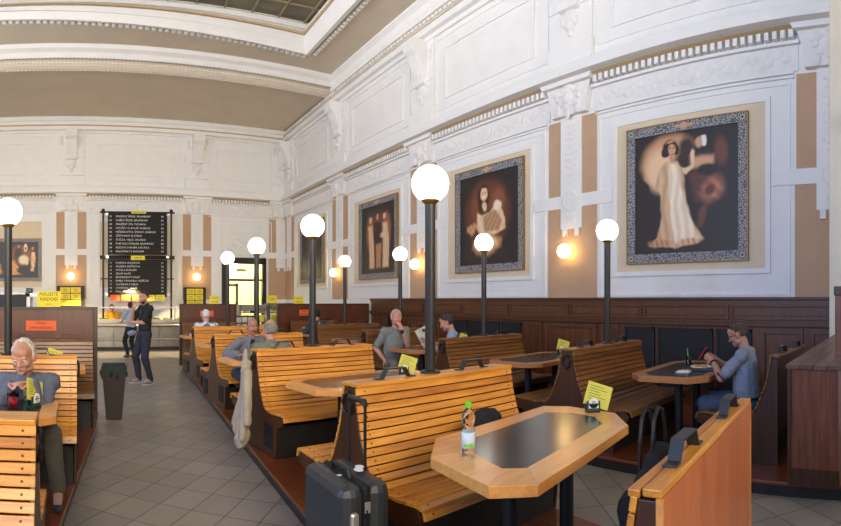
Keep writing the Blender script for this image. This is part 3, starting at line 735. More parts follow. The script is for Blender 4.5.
def hook(parent, x):
    b = MB(); w = .022
    pts = [(-.155, .0), (-.105, .0), (-.07, .058), (.07, .058), (.105, .0), (.155, .0), (.155, .007), (.109, .007), (.074, .067), (-.074, .067), (-.109, .007), (-.155, .007)]
    b.prism([(x+p, BT+.024+z) for p, z in pts], 'y', -w, w, bev=.0015); return b.build('bag_rail', 'hook', parent)
def end_panel(parent, x, sides, ringed=True, dep=1.0):
    b = MB()
    r = [(y-.024+(0 if sides == 2 else -.03), z-.008) for y, z in PROF[:8]]+[(.26+(y-.26)*dep, z) for y, z in ((.45, .398), (.72, .412), (.76, .38), (.74, .33), (.60, .30), (.56, .0))]
    l = [(-y, z) for y, z in r][::-1] if sides == 2 else [(-.03, 0), (-.03, BT-.008)]
    b.prism(l+r if sides == 2 else l+r, 'x', x-.011, x+.011, bev=.002)
    p = b.build('end_panel', 'end_wood', parent)
    for s in ((1, -1) if sides == 2 else (1,)):
        b = MB(); sg = 1 if x > 0 else -1
        xo = x+sg*.012
        b.box(min(xo, xo+sg*.006), s*.36-.09, .08, max(xo, xo+sg*.006), s*.36+.09, .30)
        for k in range(7): b.box(min(xo, xo+sg*.01), s*.36-.08, .10+k*.027, max(xo, xo+sg*.01), s*.36+.08, .108+k*.027)
        b.build('vent', 'grille', p)
    if not ringed: return
    b = MB(); xo = x+(.014 if x > 0 else -.014)
    b.tube([(xo, 0, .93), (xo+(.012 if x > 0 else -.012), .03, .91), (xo+(.014 if x > 0 else -.014), .045, .86), (xo+(.012 if x > 0 else -.012), .03, .81), (xo, 0, .79), (xo+(.012 if x > 0 else -.012), -.03, .81), (xo+(.014 if x > 0 else -.014), -.045, .86), (xo+(.012 if x > 0 else -.012), -.03, .91), (xo, .002, .93)], .011, 8)
    b.build('grab_ring', 'rubber', p)
def make_bench(label, loc, rz, sides=2, Lh=.75, old=False, rings=True, back_panel=False, dep=1.0):  # old: takes the slat wood with the dimness painted in
    global PROF, BACKP, SEATP
    keep = PROF, BACKP, SEATP
    PROF = [(y if y < .26 else .26+(y-.26)*dep, z) for y, z in PROF]; BACKP, SEATP = PROF[:8], PROF[7:]
    t = bench_body(label, loc, rz, sides, Lh, old, rings, back_panel, dep)
    PROF, BACKP, SEATP = keep
    return t
def bench_body(label, loc, rz, sides, Lh, old, rings, back_panel, dep):
    t = thing('slatted_bench', label, 'bench', (*loc, PH), rz, 'slatted station benches')
    W = 'slat_dim' if old else 'slat'
    sf = 0 if sides == 2 else -.03
    bp_, sp_ = [(y+sf, z) for y, z in BACKP], [(y+sf, z) for y, z in SEATP]
    for s in ((-1, 1) if sides == 2 else (1,)):
        slats(bp_, s, Lh, .044, .0065, seed=3+s).build('backrest', W, t).data.materials.append(M['screw'])
        slats(sp_, s, Lh, .058, .006, seed=8+s).build('seat', W, t).data.materials.append(M['screw'])
        b = MB(); b.box(-Lh+.03, min(s*.06, s*.5), 0, Lh-.03, max(s*.06, s*(.26+.24*dep)), .30); b.box(-Lh+.03, min(s*.1, s*(.26+.48*dep)), .375, Lh-.03, max(s*.1, s*(.26+.48*dep)), .395)
        b.build('plinth', 'kerb', t)
    b = MB()
    if sides == 2: b.box(-Lh, -.088, BT, Lh, .088, BT+.024, bev=.005)
    else: b.box(-Lh, -.042, BT, Lh, .014, BT+.024, bev=.005); b.box(-Lh, .020, BT-.005, Lh, .056, BT+.018, bev=.005)
    b.build('top_cap', W, t)
    b = MB(); b.box(-Lh+.03, -.05 if sides == 2 else -.028, .3, Lh-.03, .05 if sides == 2 else .02, BT); b.build('core', 'end_wood', t)
    if back_panel:
        b = MB(); b.box(-Lh+.004, -.040, 0, Lh-.004, -.028, BT-.002); b.build('rear_panel', 'veneer', t)
        for x_ in (-Lh+.005, Lh-.005): b = MB(); b.box(x_-.007, -.044, 0, x_+.007, -.026, BT); b.build('edge_strip', 'border', t)
    for x in (-Lh+.012, Lh-.012): end_panel(t, x, sides, rings, dep)
    for x in (-Lh*.5, Lh*.5): hook(t, x)
    return t
D2 = make_bench('double slatted bench with globe lamp, directly behind the near octagonal table', (2.16, 2.95), math.radians(6), dep=.80, Lh=.70)
rows = [((2.27, 5.28), 6, 'double slatted bench with the pale coat hanging over its aisle end'),
        ((2.37, 7.62), 5, 'double slatted bench behind the two men talking, second from the coat bench'),
        ((2.50, 9.95), 5, 'double slatted bench under the white haired person, third beyond the coat bench'),
        ((-.95, 2.27), 2, 'double slatted bench cut by the lower left corner of the view'),
        ((-.87, 4.80), 2, 'double slatted bench behind the old man in the blue grey jacket')]
for (x, y), a, l in rows: dup(D2, (x, y, PH), math.radians(a), l)
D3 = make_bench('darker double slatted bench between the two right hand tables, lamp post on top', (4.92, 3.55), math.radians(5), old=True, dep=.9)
rows = [((4.90, 5.60), 5, 'double slatted bench behind the person reading the newspaper'),
        ((4.98, 7.86), 5, 'double slatted bench behind the seated man in grey shirt and shorts'),
        ((5.02, 9.95), 5, 'double slatted bench in front of the dark haired person at the back')]
for (x, y), a, l in rows: dup(D3, (x, y, PH), math.radians(a), l)
N1 = make_bench('single bench with orange veneer rear panel and two iron rails, lower right foreground', (1.877, .86), math.radians(10.5), sides=1, back_panel=True, Lh=.68, dep=.42, rings=False)
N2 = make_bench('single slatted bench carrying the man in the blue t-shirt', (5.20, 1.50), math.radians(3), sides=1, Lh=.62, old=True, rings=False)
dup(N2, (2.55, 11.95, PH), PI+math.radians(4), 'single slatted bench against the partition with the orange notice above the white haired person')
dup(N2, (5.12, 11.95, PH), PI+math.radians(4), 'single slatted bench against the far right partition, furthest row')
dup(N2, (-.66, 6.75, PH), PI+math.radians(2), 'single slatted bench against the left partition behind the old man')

# ================================================================ PARTITIONS
def partition(x0, x1, y, rz, label, h=1.38, th=.07):
    t = thing('wooden_partition', label, 'partition', (x0, y, 0.09), rz)
    L = x1-x0
    b = MB(); b.box(0.02, 0, 0, L, th, h+.03); b.build('panel', 'panel_bk', t)
    b = MB(); b.box(-.01, -.015, 0, .05, th+.015, h+.04, bev=.006); b.box(L-.05, -.015, 0, L+.01, th+.015, h+.04, bev=.006); b.box(.05, -.008, h, L-.05, th+.008, h+.04, bev=.004); b.build('edge_posts', 'end_wood', t)
    b = MB(); b.box(.05, -.004, .0, L-.05, 0, .16); b.build('skirting', 'end_wood', t)
    return t
partition(-2.3, .01, 7.02, .0, 'brown wooden partition left of the aisle with an orange notice and yellow sign')
partition(1.93, 3.26, 12.22, .03, 'brown wooden partition behind the white haired person in the middle row')
partition(4.30, 6.82, 12.22, .03, 'brown wooden partition at the far end of the right hand benches')
def notice(x, y, z, w, h, m, label, lines, rz=0, tilt=0, cat='notice', ls=None, group=None):
    t = thing('paper_notice', label, cat, (x, y, z), rz, group)
    mm = Matrix.Rotation(tilt, 4, 'X')
    b = MB(); b.box(-w/2, -.004, 0, w/2, 0, h); b.build('sheet', m, t, mtx=mm)
    n = len(lines)
    for i, (tx, s) in enumerate(lines):
        o = text(tx, 'lettering', s, 'ink', t, (0, -.005, h*(1-(i+.62)/(n+.24))), (PI/2, 0, 0))
        o.data.transform(mm)
    return t
notice(-.72, 7.015, 1.20, .40, .13, 'orange', 'orange notice stuck on the partition left of the aisle', [('PROSÍME', .035), ('SAMOOBSLUHA', .042)])
notice(2.55, 12.215, 1.22, .32, .13, 'orange', 'orange notice on the partition above the white haired person', [('PROSÍME', .035), ('SAMOOBSLUHA', .04)])
notice(4.97, 12.215, 1.22, .24, .14, 'orange', 'orange notice on the partition far behind the tall lamp post', [('PROSÍME', .03), ('SAMOOBSLUHA', .03)])
sg = notice(-.62, 7.06, 1.505, .31, .21, 'yellow2', 'yellow POUŽITÉ NÁDOBÍ sign standing on the left partition', [('POUŽITÉ', .062), ('NÁDOBÍ', .062), ('děkujeme', .02)], cat='sign', rz=.08)
notice(2.74, 12.26, 1.50, .22, .20, 'yellow2', 'yellow sign leaning on top of the middle partition', [('POUŽITÉ', .045), ('NÁDOBÍ', .045)], cat='sign', rz=-.12)
notice(4.86, 12.28, 1.50, .24, .19, 'yellow2', 'yellow sign on top of the far right partition beside the tall lamp post', [('POUŽITÉ', .045), ('NÁDOBÍ', .045)], cat='sign')

# plank-topped box behind the man in the blue t-shirt
t = thing('boxed_partition', 'tall brown boxed partition with sloping plank top at the right edge', 'partition', (4.14, .8, PH))
b = MB(); b.prism([(0, 0), (2.0, 0), (2.0, 1.06), (0, .93)], 'y', 0, .40); b.build('box_panel', 'panel_box', t)
b = MB()
for k in range(4): b.prism([(-.03, .93), (2.0, 1.06), (2.0, 1.09), (-.03, .965)], 'y', -.03+k*.114, .08+k*.114, bev=.003)
b.build('plank_top', 'slab', t)
b = MB(); b.box(-.012, -.01, 0, 0, .41, .14); b.box(-.02, .385, 0, .01, .41, .93); b.build('edge_trim', 'end_wood', t)
t2 = thing('wooden_post', 'dark square wooden post standing on the plank top at the right edge', 'post', (4.66, .86, 1.0+PH))
b = MB(); b.box(-.06, -.06, -.02, .06, .06, .52, bev=.004); b.build('shaft', 'panel_box', t2); b = MB(); b.box(-.07, -.07, .52, .07, .07, .6, bev=.006); b.build('cap', 'end_wood', t2)

# ================================================================ GLOBE LAMPS
def make_lamp(label, x, y):
    t = thing('globe_lamp', label, 'lamp', (x, y, PH+BT+.024), 0, 'globe lamps on the benches')
    b = MB(); b.lathe([(.001, 0), (.07, 0), (.07, .012), (.045, .02), (.001, .021)], n=28); b.build('base_flange', 'pole', t, smooth=False)
    b = MB(); b.lathe([(.001, .018), (.036, .018), (.036, 1.16), (.001, 1.16)], n=24); b.build('pole', 'pole', t, smooth=False)
    b = MB(); b.lathe([(.001, 1.15), (.037, 1.15), (.062, 1.172), (.064, 1.185), (.001, 1.186)], n=28); b.build('collar', 'brass', t, smooth=True)
    b = MB(); b.ell((0, 0, 1.29), (.128, .128, .128), seg=36, rg=24); b.build('globe', 'globe', t, smooth=True)
    return t
L0 = make_lamp('tall globe lamp on the bench right behind the near table', 2.14, 2.99)
for x, y, l in ((2.27, 5.33, 'globe lamp on the bench with the pale coat'), (2.34, 7.60, 'globe lamp between the door and the two talking men'), (2.48, 9.93, 'globe lamp nearest the left jamb of the black doorway'),
                (5.01, 3.58, 'globe lamp on the dark bench left of the largest picture'), (4.93, 5.61, 'globe lamp in front of the smiling woman picture'), (5.0, 7.88, 'globe lamp behind the man in grey shirt and shorts'), (4.95, 9.93, 'smallest globe lamp, on the right wall side near the back'), (-.79, 4.80, 'globe lamp cut by the left edge of the view')):
    dup(L0, (x, y, PH+BT+.024), 0, l)

# ================================================================ TABLES
TZ = .87
def make_table(label, loc, rz, poly=None, inl=None, old=False):  # old: takes the darker border wood
    t = thing('octagonal_table', label, 'table', (*loc, 0), rz, 'octagonal tables between the benches')
    if poly is None:
        poly = [(-.74, -.25), (-.56, -.40), (.56, -.40), (.74, -.25), (.74, .25), (.56, .40), (-.56, .40), (-.74, .25)]
    n = len(poly)
    if inl is None: inl = [(x*.85, y*.74) for x, y in poly]
    b = MB()
    for i in range(n):          # mitred border pieces, one per side
        p, q, q2, p2 = poly[i], poly[(i+1) % n], inl[(i+1) % n], inl[i]
        b.prism([p, q, q2, p2], 'z', TZ-.05, TZ, bev=.0025)
    b.build('border', 'border_dark' if old else 'border', t)
    b = MB(); b.prism(inl, 'z', TZ-.045, TZ-.0015); b.build('inlay', 'inlay', t)
    for x in (-.30, .30):
        b = MB(); b.lathe([(.001, PH+.03), (.042, PH+.03), (.042, TZ-.05), (.001, TZ-.05)], (x, 0, 0), 20); b.lathe([(.001, TZ-.062), (.09, TZ-.062), (.09, TZ-.05), (.001, TZ-.05)], (x, 0, 0), 20)
        b.build('leg', 'black', t)
        b = MB(); b.box(x-.035, -.26, PH, x+.035, .26, PH+.035, bev=.008); b.build('foot', 'black', t)
    return t
nt_poly = [(1.405, 1.57), (1.56, 1.45), (2.62, 1.72), (2.86, 1.98), (2.85, 2.36), (2.74, 2.50), (1.68, 2.30), (1.455, 2.03)]
nt_in = [(1.60, 1.70), (1.68, 1.63), (2.57, 1.87), (2.70, 2.03), (2.70, 2.20), (2.60, 2.35), (1.80, 2.17), (1.665, 2.00)]
cx, cy = 2.15, 1.98; a = math.radians(12)
def tl(p): dx, dy = p[0]-cx, p[1]-cy; return (dx*math.cos(a)+dy*math.sin(a), -dx*math.sin(a)+dy*math.cos(a))
make_table('near octagonal table with honey wood border and dark top, bottle on its corner', (cx, cy), a, [tl(p) for p in nt_poly], [tl(p) for p in nt_in])
T0 = make_table('octagonal table with dark top behind the tall lamp post, before the coat bench', (2.42, 4.36), math.radians(9))
for x, y, r, l in ((2.3, 6.48, 6, 'octagonal table between the two men talking'), (2.45, 8.8, 5, 'octagonal table between the talking men and the white haired person'), (2.5, 10.95, 5, 'octagonal table in front of the white haired person, furthest in the middle row'),
                   (-1.0, 3.60, 2, 'octagonal table the white haired person in the jacket leans on'), (-.86, 5.9, 2, 'octagonal table mostly hidden behind the old man, before the left partition')):
    dup(T0, (x, y, 0), math.radians(r), l)
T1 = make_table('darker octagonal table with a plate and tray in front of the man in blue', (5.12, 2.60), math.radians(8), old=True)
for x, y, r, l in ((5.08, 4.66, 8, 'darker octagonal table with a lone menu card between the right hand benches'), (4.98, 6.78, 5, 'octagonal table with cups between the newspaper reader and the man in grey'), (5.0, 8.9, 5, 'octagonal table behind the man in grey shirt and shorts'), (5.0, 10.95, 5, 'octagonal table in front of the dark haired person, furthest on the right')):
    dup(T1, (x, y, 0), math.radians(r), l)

# menu cards in green holders
def make_holder(label, x, y, rz):
    t = thing('card_holder', label, 'card holder', (x, y, TZ), rz, 'green card holders on tables')
    b = MB(); b.box(-.045, -.03, 0, .045, -.018, .075, bev=.002); b.box(-.045, .012, 0, .045, .024, .075, bev=.002); b.box(-.045, -.03, 0, .045, .024, .012); b.build('box', 'green', t)
    b = MB(); mm = Matrix.Translation((0, -.030, .062)) @ Matrix.Rotation(PI/2, 4, 'X')
    b.lathe([(.001, 0), (.033, 0), (.033, .004), (.001, .004)], n=24, mtx=mm); b.box(-.033, -.034, .030, .033, -.030, .062); em = b.build('emblem', 'white', t)
    b = MB(); b.box(-.022, -.0355, .052, .022, -.034, .062); b.box(-.012, -.0355, .068, .012, -.034, .074); b.box(-.016, -.0355, .040, .016, -.034, .044); b.build('emblem_print', 'green', em)
    return t
def make_card(label, x, y, rz, roll=.0):
    t = thing('menu_card', label, 'menu card', (x, y, TZ+.014), rz, 'yellow menu cards')
    mm = Matrix.Translation((.01, -.012, 0)) @ Matrix.Rotation(-.28, 4, 'X') @ Matrix.Rotation(roll, 4, 'Y')
    b = MB(); b.box(-.085, 0, .02, .085, .004, .175); s = b.build('sheet', 'yellow', t, mtx=mm)
    b = MB()
    for k in range(6): b.box(-.065, -.001, .15-k*.017, -.065+.09+.03*math.sin(k*2), 0, .153-k*.017)
    b.build('print_lines', 'ink', s, mtx=mm)
    return t
H0 = make_holder('green card holder with round white emblem on the near octagonal table', 2.80, 2.12, math.radians(-38))
K0 = make_card('yellow menu card in the holder on the near octagonal table', 2.80, 2.12, math.radians(-38), .34)
for x, y, rz, h, c in ((2.86, 4.44, -20, 'card holder on the table behind the tall lamp post', 'yellow menu card tilted on the table behind the tall lamp post'),
                    (5.62, 4.80, -25, 'green card holder on the lone table between the right hand benches', 'yellow menu card on the lone table between the right hand benches'),
                    (-.43, 3.66, 60, 'card holder beside the old person with the glass mug', 'yellow menu card standing in front of the old man'),
                    (5.55, 6.9, -30, 'card holder behind the newspaper reader', 'yellow menu card showing behind the newspaper reader'),
                    (5.5, 8.95, -30, 'card holder on the table behind the man in grey', 'small yellow menu card left of the man in grey shirt and shorts'),
                    (-.5, 5.95, 20, 'card holder behind the old man', 'yellow menu card half hidden behind the old man')):
    dup(H0, (x, y, TZ), math.radians(rz), h); dup(K0, (x, y, TZ+.014), math.radians(rz), c)

# ================================================================ SMALL THINGS
t = thing('water_bottle', 'clear plastic water bottle with lime green cap on the near table corner', 'bottle', (1.60, 1.93, TZ))
b = MB(); b.lathe([(.001, .003), (.022, 0), (.031, .006), (.031, .03), (.0285, .036), (.031, .042), (.031, .12), (.028, .135), (.025, .148), (.028, .16), (.032, .178), (.031, .195), (.024, .212), (.014, .226), (.0115, .232), (.0115, .238), (.001, .238)], n=32)
b.build('shell', 'bottle', t, smooth=True)
b = MB(); b.lathe([(.0318, .045), (.0322, .045), (.0322, .118), (.0318, .118), (.0318, .045)], n=32, cap=False); lb = b.build('label_wrap', 'label', t, smooth=True)
b = MB()
for a0, z0, z1 in ((-2.2, .05, .068), (-1.1, .05, .072), (-1.1, .09, .112), (-2.9, .052, .064)):
    pts = [a0+k*.12 for k in range(6)]
    for p, q in zip(pts, pts[1:]):
        v = [b.bm.verts.new((.0326*math.cos(c), .0326*math.sin(c), z)) for c, z in ((p, z0), (q, z0), (q, z1), (p, z1))]; b.bm.faces.new(v)
b.build('label_print', 'lime', lb)
b = MB(); b.lathe([(.001, .232), (.0155, .232), (.0155, .253), (.0135, .256), (.001, .256)], n=20); b.build('cap', 'lime', t)

t = thing('suitcase', 'charcoal hard shell suitcase with raised handle beside the front bench', 'suitcase', (1.245, 2.50, 0), math.radians(0))
b = MB(); b.box(-.125, -.24, .05, -.01, .24, .66, bev=.045); b.build('shell', 'case', t, smooth=False)
b = MB(); b.box(.01, -.24, .05, .125, .24, .66, bev=.045); b.build('shell', 'case', t)
b = MB(); b.box(-.02, -.236, .055, .02, .236, .657, bev=.02); b.build('zip_band', 'zip', t)
b = MB(); b.tube([(-.02, -.1, .657), (-.02, -.09, .685), (-.02, .08, .685), (-.02, .09, .657)], .011); b.build('carry_handle', 'rubber', t)
b = MB()
for y in (-.02, .16): b.tube([(.10, y, .64), (.10, y, .97)], .008)
b.tube([(.10, -.025, .965), (.10, -.015, .985), (.10, .155, .985), (.10, .165, .965)], .014); b.build('pull_handle', 'black', t)
b = MB(); b.box(-.012, -.243, .535, .016, -.236, .585, bev=.003); lk = b.build('lock', 'steel_l', t)
b = MB(); b.box(-.008, -.246, .515, .0, -.242, .55); b.build('zip_puller', 'rubber', lk)
b = MB(); b.box(-.085, -.25, .47, -.045, -.232, .55, bev=.014); b.build('corner_guard', 'steel_l', t)
b = MB(); b.box(-.06, -.06, .6605, -.04, -.04, .662); b.build('sticker', 'white', t)
b = MB(); b.ell((.05, -.05, .672), (.022, .03, .006)); b.ell((.075, -.01, .672), (.022, .028, .006)); b.build('luggage_tag', 'white', t)
b = MB()
for x in (-.08, .08):
    for y in (-.2, .2):
        b = MB(); b.lathe([(.001, -.012), (.03, -.012), (.03, .012), (.001, .012)], n=20, mtx=Matrix.Translation((x, y, .03)) @ Matrix.Rotation(PI/2, 4, 'Y')); b.build('wheel', 'rubber', t)
t.scale = (1.1, 1.02, 1.08)

t = thing('waste_bin', 'dark tapered waste bin with green liner standing in the aisle by the left partition', 'bin', (.24, 7.28, 0))
b = MB(); b.bm.clear(); n = 4
def taper(b, x0, y0_, x1, y1, z0, z1):
    v = [b.bm.verts.new(p) for p in ((-x0,-y0_,z0),(x0,-y0_,z0),(x0,y0_,z0),(-x0,y0_,z0),(-x1,-y1,z1),(x1,-y1,z1),(x1,y1,z1),(-x1,y1,z1))]
    fs = [b.bm.faces.new([v[i] for i in q]) for q in ((0,3,2,1),(4,5,6,7),(0,1,5,4),(1,2,6,5),(2,3,7,6),(3,0,4,7))]
    bmesh.ops.bevel(b.bm, geom=list({e for f in fs for e in f.edges}), offset=.012, segments=2, affect='EDGES')
taper(b, .105, .12, .165, .17, 0, .70); b.build('body', 'bin', t)
b = MB(); taper(b, .160, .165, .175, .18, .60, .73)
for i in range(14): b.ell((.172*math.cos(i*.45), .175*math.sin(i*.45), .60+.02*math.sin(i*2.1)), (.02, .02, .045), seg=8, rg=6)
b.build('liner', 'bag', t)
b = MB(); b.box(-.15, -.15, .731, .15, .15, .736); b.build('opening', 'zip', t)

# pale coat over the aisle end of the coat bench
b = MB()
cxx, cyy = 1.49, 5.10
for k in range(7):
    u = k/6; x = cxx-.02+.0*u
    b.cone((cxx-.03-.03*math.sin(k*1.9), cyy-.02-.02*k*.6+.07*u, .98), (cxx-.10-.03*math.cos(k*2.3), cyy-.22+.36*u, .30+.07*math.sin(k*1.3)), .03, .042, (Vector((1, 0, 0)), .8))
b.cone((cxx-.04, cyy-.10, .9), (cxx-.09, cyy-.26, .45), .045, .04); b.cone((cxx-.03, cyy+.02, 1.09), (cxx-.04, cyy+.02, .9), .03, .06, (Vector((1, 0, 0)), .6))
b.cone((cxx-.09, cyy-.16, .30), (cxx-.12, cyy-.14, .12+PH), .08, .07, (Vector((1, 0, 0)), .6)); b.cone((cxx-.08, cyy+.06, .30), (cxx-.11, cyy+.02, .1+PH), .07, .06, (Vector((1, 0, 0)), .6))
o = remesh(b, 'hanging_coat', 'coat', None, .012, 3, .006, 22); tag(o, 'pale beige coat hanging over the aisle end of the middle bench', 'coat')

# black jacket lying on the front bench seat
b = MB()
for c, r in (((2.30, 2.50, .68), (.17, .12, .12)), ((2.45, 2.56, .66), (.12, .13, .10)), ((2.17, 2.56, .66), (.1, .13, .10)), ((2.36, 2.66, .76), (.15, .08, .13)), ((2.55, 2.5, .62), (.07, .1, .06)), ((2.25, 2.64, .74), (.1, .08, .1))): b.ell(c, r)
o = remesh(b, 'black_jacket', 'blackcloth', None, .014, 2, .012, 18); tag(o, 'crumpled black jacket on the front bench seat behind the bottle', 'jacket')

# rucksack on the near single bench
t = thing('rucksack', 'dark rucksack with two looped handles on the near right bench seat', 'bag', (2.12, 1.22, PH+.44), math.radians(10))
b = MB(); b.ell((0, 0, .15), (.19, .12, .17)); b.ell((-.06, .05, .10), (.15, .12, .11)); b.ell((.03, 0, .26), (.12, .09, .12)); o = remesh(b, 'pack', 'blackcloth', t, .014, 2, .008, 16)
b = MB()
for y in (.03, .09): b.tube([(-.03, y, .2), (-.02, y, .40), (.0, y, .49), (.05, y, .54), (.11, y, .52), (.15, y, .42), (.18, y, .2)], .010)
b.build('handles', 'rubber', t)
b = MB(); b.ell((-.1, .12, .06), (.06, .03, .05)); b.build('patterned_pocket', 'case', t)

# things on the man's table
t = thing('serving_tray', 'dark serving tray under the plate on the table of the man in blue', 'tray', (5.18, 2.42, TZ), math.radians(10))
b = MB(); b.box(-.21, -.15, 0, .21, .15, .012, bev=.004); b.box(-.21, -.15, .012, -.2, .15, .03); b.box(.2, -.15, .012, .21, .15, .03); b.box(-.2, -.15, .012, .2, -.14, .03); b.box(-.2, .14, .012, .2, .15, .03); b.build('tray_body', 'tray', t)
t = thing('dinner_plate', 'white dinner plate with fried food on the dark tray', 'plate', (5.12, 2.44, TZ+.013))
b = MB(); b.lathe([(.001, 0), (.07, 0), (.125, .018), (.122, .022), (.07, .006), (.001, .006)], n=36); b.build('plate_body', 'china', t, smooth=True)
o = MB().ell((5.12, 2.44, TZ+.03), (.075, .06, .018)); o.ell((5.08, 2.47, TZ+.033), (.04, .035, .016)); ob = remesh(o, 'fried_food', 'food', None, .007, 1, .005, 40); tag(ob, 'heap of fried food on the white plate', 'food')
t = thing('paper_napkin', 'white napkin on the table left of the tray', 'napkin', (4.86, 2.52, TZ), .3); b = MB(); b.box(-.08, -.07, 0, .08, .07, .006, bev=.002); b.box(-.03, -.05, .006, .07, .04, .012, bev=.002); b.build('folded_sheet', 'white', t)
t = thing('drinking_glass', 'small glass with a green straw on the table of the man in blue', 'glass', (5.28, 2.68, TZ))
b = MB(); b.lathe([(.001, 0), (.028, 0), (.034, .11), (.031, .11), (.026, .006), (.001, .006)], n=24); b.build('tumbler', 'glass', t, smooth=True)
b = MB(); b.tube([(.01, 0, .01), (-.025, 0, .2)], .005); b.build('straw', 'lime', t)
# old man's mug
t = thing('glass_mug', 'glass mug of red drink before the old man', 'mug', (-.56, 3.60, TZ))
b = MB(); b.lathe([(.001, 0), (.036, 0), (.04, .10), (.037, .10), (.033, .008), (.001, .008)], n=28); b.tube([(-.036, 0, .08), (-.065, 0, .075), (-.07, 0, .045), (-.036, 0, .025)], .005); b.build('mug_body', 'thin_glass', t, smooth=True)
b = MB(); b.lathe([(.001, .0085), (.0325, .0085), (.0355, .07), (.001, .07)], n=28); b.build('drink', 'tea', t, smooth=True)
t = thing('phone', 'dark phone lying on the table edge near the old man', 'phone', (-.62, 3.34, TZ), .2); b = MB(); b.box(-.07, -.035, 0, .07, .035, .009, bev=.003); b.build('phone_body', 'rubber', t)
# cups by the man in grey
for i, (x, y, l) in enumerate(((4.86, 6.72, 'white cup nearest the man in grey shirt and shorts'), (5.06, 6.66, 'white cup nearer the newspaper reader'))):
    t = thing('paper_cup', l, 'cup', (x, y, TZ), group='cups on the right middle table'); b = MB(); b.lathe([(.001, 0), (.03, 0), (.038, .11), (.035, .11), (.028, .006), (.001, .006)], n=20); b.build('cup_body', 'china', t, smooth=True)
t = thing('paper_cup', 'white cup on the table between the two talking men', 'cup', (2.08, 6.3, TZ)); b = MB(); b.lathe([(.001, 0), (.03, 0), (.036, .09), (.033, .09), (.028, .006), (.001, .006)], n=20); b.build('cup_body', 'china', t, smooth=True)

# ================================================================ BACK OF THE HALL
# menu boards on a black pipe frame
Ym = by(1.37)-.75
t = thing('menu_board', 'upper black menu board with ten chalk written rows', 'menu board', (1.37, Ym, 3.52))
b = MB(); b.box(-.98, 0, -.42, .98, .03, .98, bev=.004); b.build('board', 'slate', t)
b = MB(); b.box(-.2, -.012, .93, .28, 0, 1.01); b.build('yellow_header', 'yellow2', t)
text('DENNÍ MENU', 'lettering', .06, 'ink', t, (.04, -.014, .97), (PI/2, 0, 0))
rows = [('01', 'SMAŽENÝ ŘÍZEK, BRAMBORY', '89'), ('02', 'KUŘECÍ ŘÍZEK, BRAMBORY', '85'), ('03', 'SMAŽENÝ SÝR, TATARKA', '79'), ('04', 'HOVĚZÍ 1/2 GULÁŠ, KNEDLÍK', '82'), ('05', 'PEČENÁ KÝTA, ŠPENÁT, KNEDLÍK', '95'),
        ('06', 'TĚSTOVINY SE SÝREM', '69'), ('07', 'ČOČKA, VEJCE, OKURKA', '65'), ('08', 'RYBÍ FILÉ S MÁSLEM, BRAMBORY', '88'), ('09', 'RIZOTO S MASEM, OKURKA', '72'), ('10', 'PALAČINKY S OVOCEM', '58')]
def rowtext(par, rows, z0, dz, size):
    for k, r in enumerate(rows):          # one chalk line per dish: number, dish, price
        parts = [text(r[c], 'text_line', size, 'chalk', None, (x, -.003, z0-dz*k), (PI/2, 0, 0), align='LEFT', depth=.002) for c, x in ((0, -.93), (1, -.72), (2, .78))]
        bm = bmesh.new()
        for p in parts: bm.from_mesh(p.data)
        bm.to_mesh(parts[0].data); bm.free(); parts[0].parent = par
        for p in parts[1:]: bpy.data.objects.remove(p)
rowtext(t, rows, .83, .128, .088)
t = thing('menu_board', 'lower black menu board with nine chalk written rows', 'menu board', (1.37, Ym, 2.02))
b = MB(); b.box(-.98, 0, -.32, .98, .03, .92, bev=.004); b.build('board', 'slate', t)
b = MB(); b.box(-.22, -.012, .90, .24, 0, 1.04); b.build('yellow_header', 'yellow2', t)
text('NÁPOJE', 'lettering', .08, 'ink', t, (.01, -.014, .97), (PI/2, 0, 0))
rows2 = [('11', 'POLÉVKA GULÁŠOVÁ', '35'), ('12', 'POLÉVKA DRŠŤKOVÁ', '38'), ('13', 'VÝVAR S NUDLEMI', '30'), ('14', 'ZELNÝ SALÁT', '28'), ('15', 'BRAMBOROVÝ SALÁT', '32'), ('16', 'PÁREK V ROHLÍKU, HOŘČICE', '36'), ('17', 'TLAČENKA S CIBULÍ', '42'), ('18', 'UTOPENEC, CHLÉB', '39'), ('19', 'PIVO, LIMONÁDA', '29')]
rowtext(t, rows2, .80, .118, .082)
t = thing('board_stand', 'black pipe stand carrying the two menu boards over the counter', 'stand', (1.37, Ym+.06, 0))
for s in (-1, 1):
    b = MB(); b.tube([(s*1.13, 0, .9), (s*1.13, 0, 4.55)], .035); b.ell((s*1.13, 0, 4.56), (.06, .06, .06)); b.build('post', 'black', t)
    b = MB(); b.box(s*1.0-.05, -.06, 2.98, s*1.0+.05, -.02, 3.06); b.box(s*1.0-.05, -.06, 4.38, s*1.0+.05, -.02, 4.46); b.box(s*1.0-.05, -.06, 1.75, s*1.0+.05, -.02, 1.83); b.build('clamps', 'steel_l', t)
for z in (4.5, 3.04, 2.98, 2.3): 
    if z == 2.3:
        for s in (-1, 1): b = MB(); b.tube([(s*.98, 0, z), (s*1.22, 0, z)], .02); b.build('arm', 'black', t)
    else: b = MB(); b.tube([(-1.24, 0, z), (1.24, 0, z)], .03); b.build('rail', 'black', t)
for i, (x, m, l) in enumerate(((.62, 'orange', 'orange price sheet hanging under the menu board, leftmost'), (.98, 'orange', 'orange price sheet hanging under the menu board, second from left'), (1.34, 'orange', 'orange price sheet partly behind the standing man'), (1.79, 'yellow', 'yellow price sheet under the board right of the standing man'), (2.12, 'yellow', 'rightmost yellow price sheet under the menu board'))):
    notice(x, Ym-.02, 1.57, .30, .20, m, l, [('SALÁT', .05), ('DEZERT', .05)], group='price sheets under the menu boards')

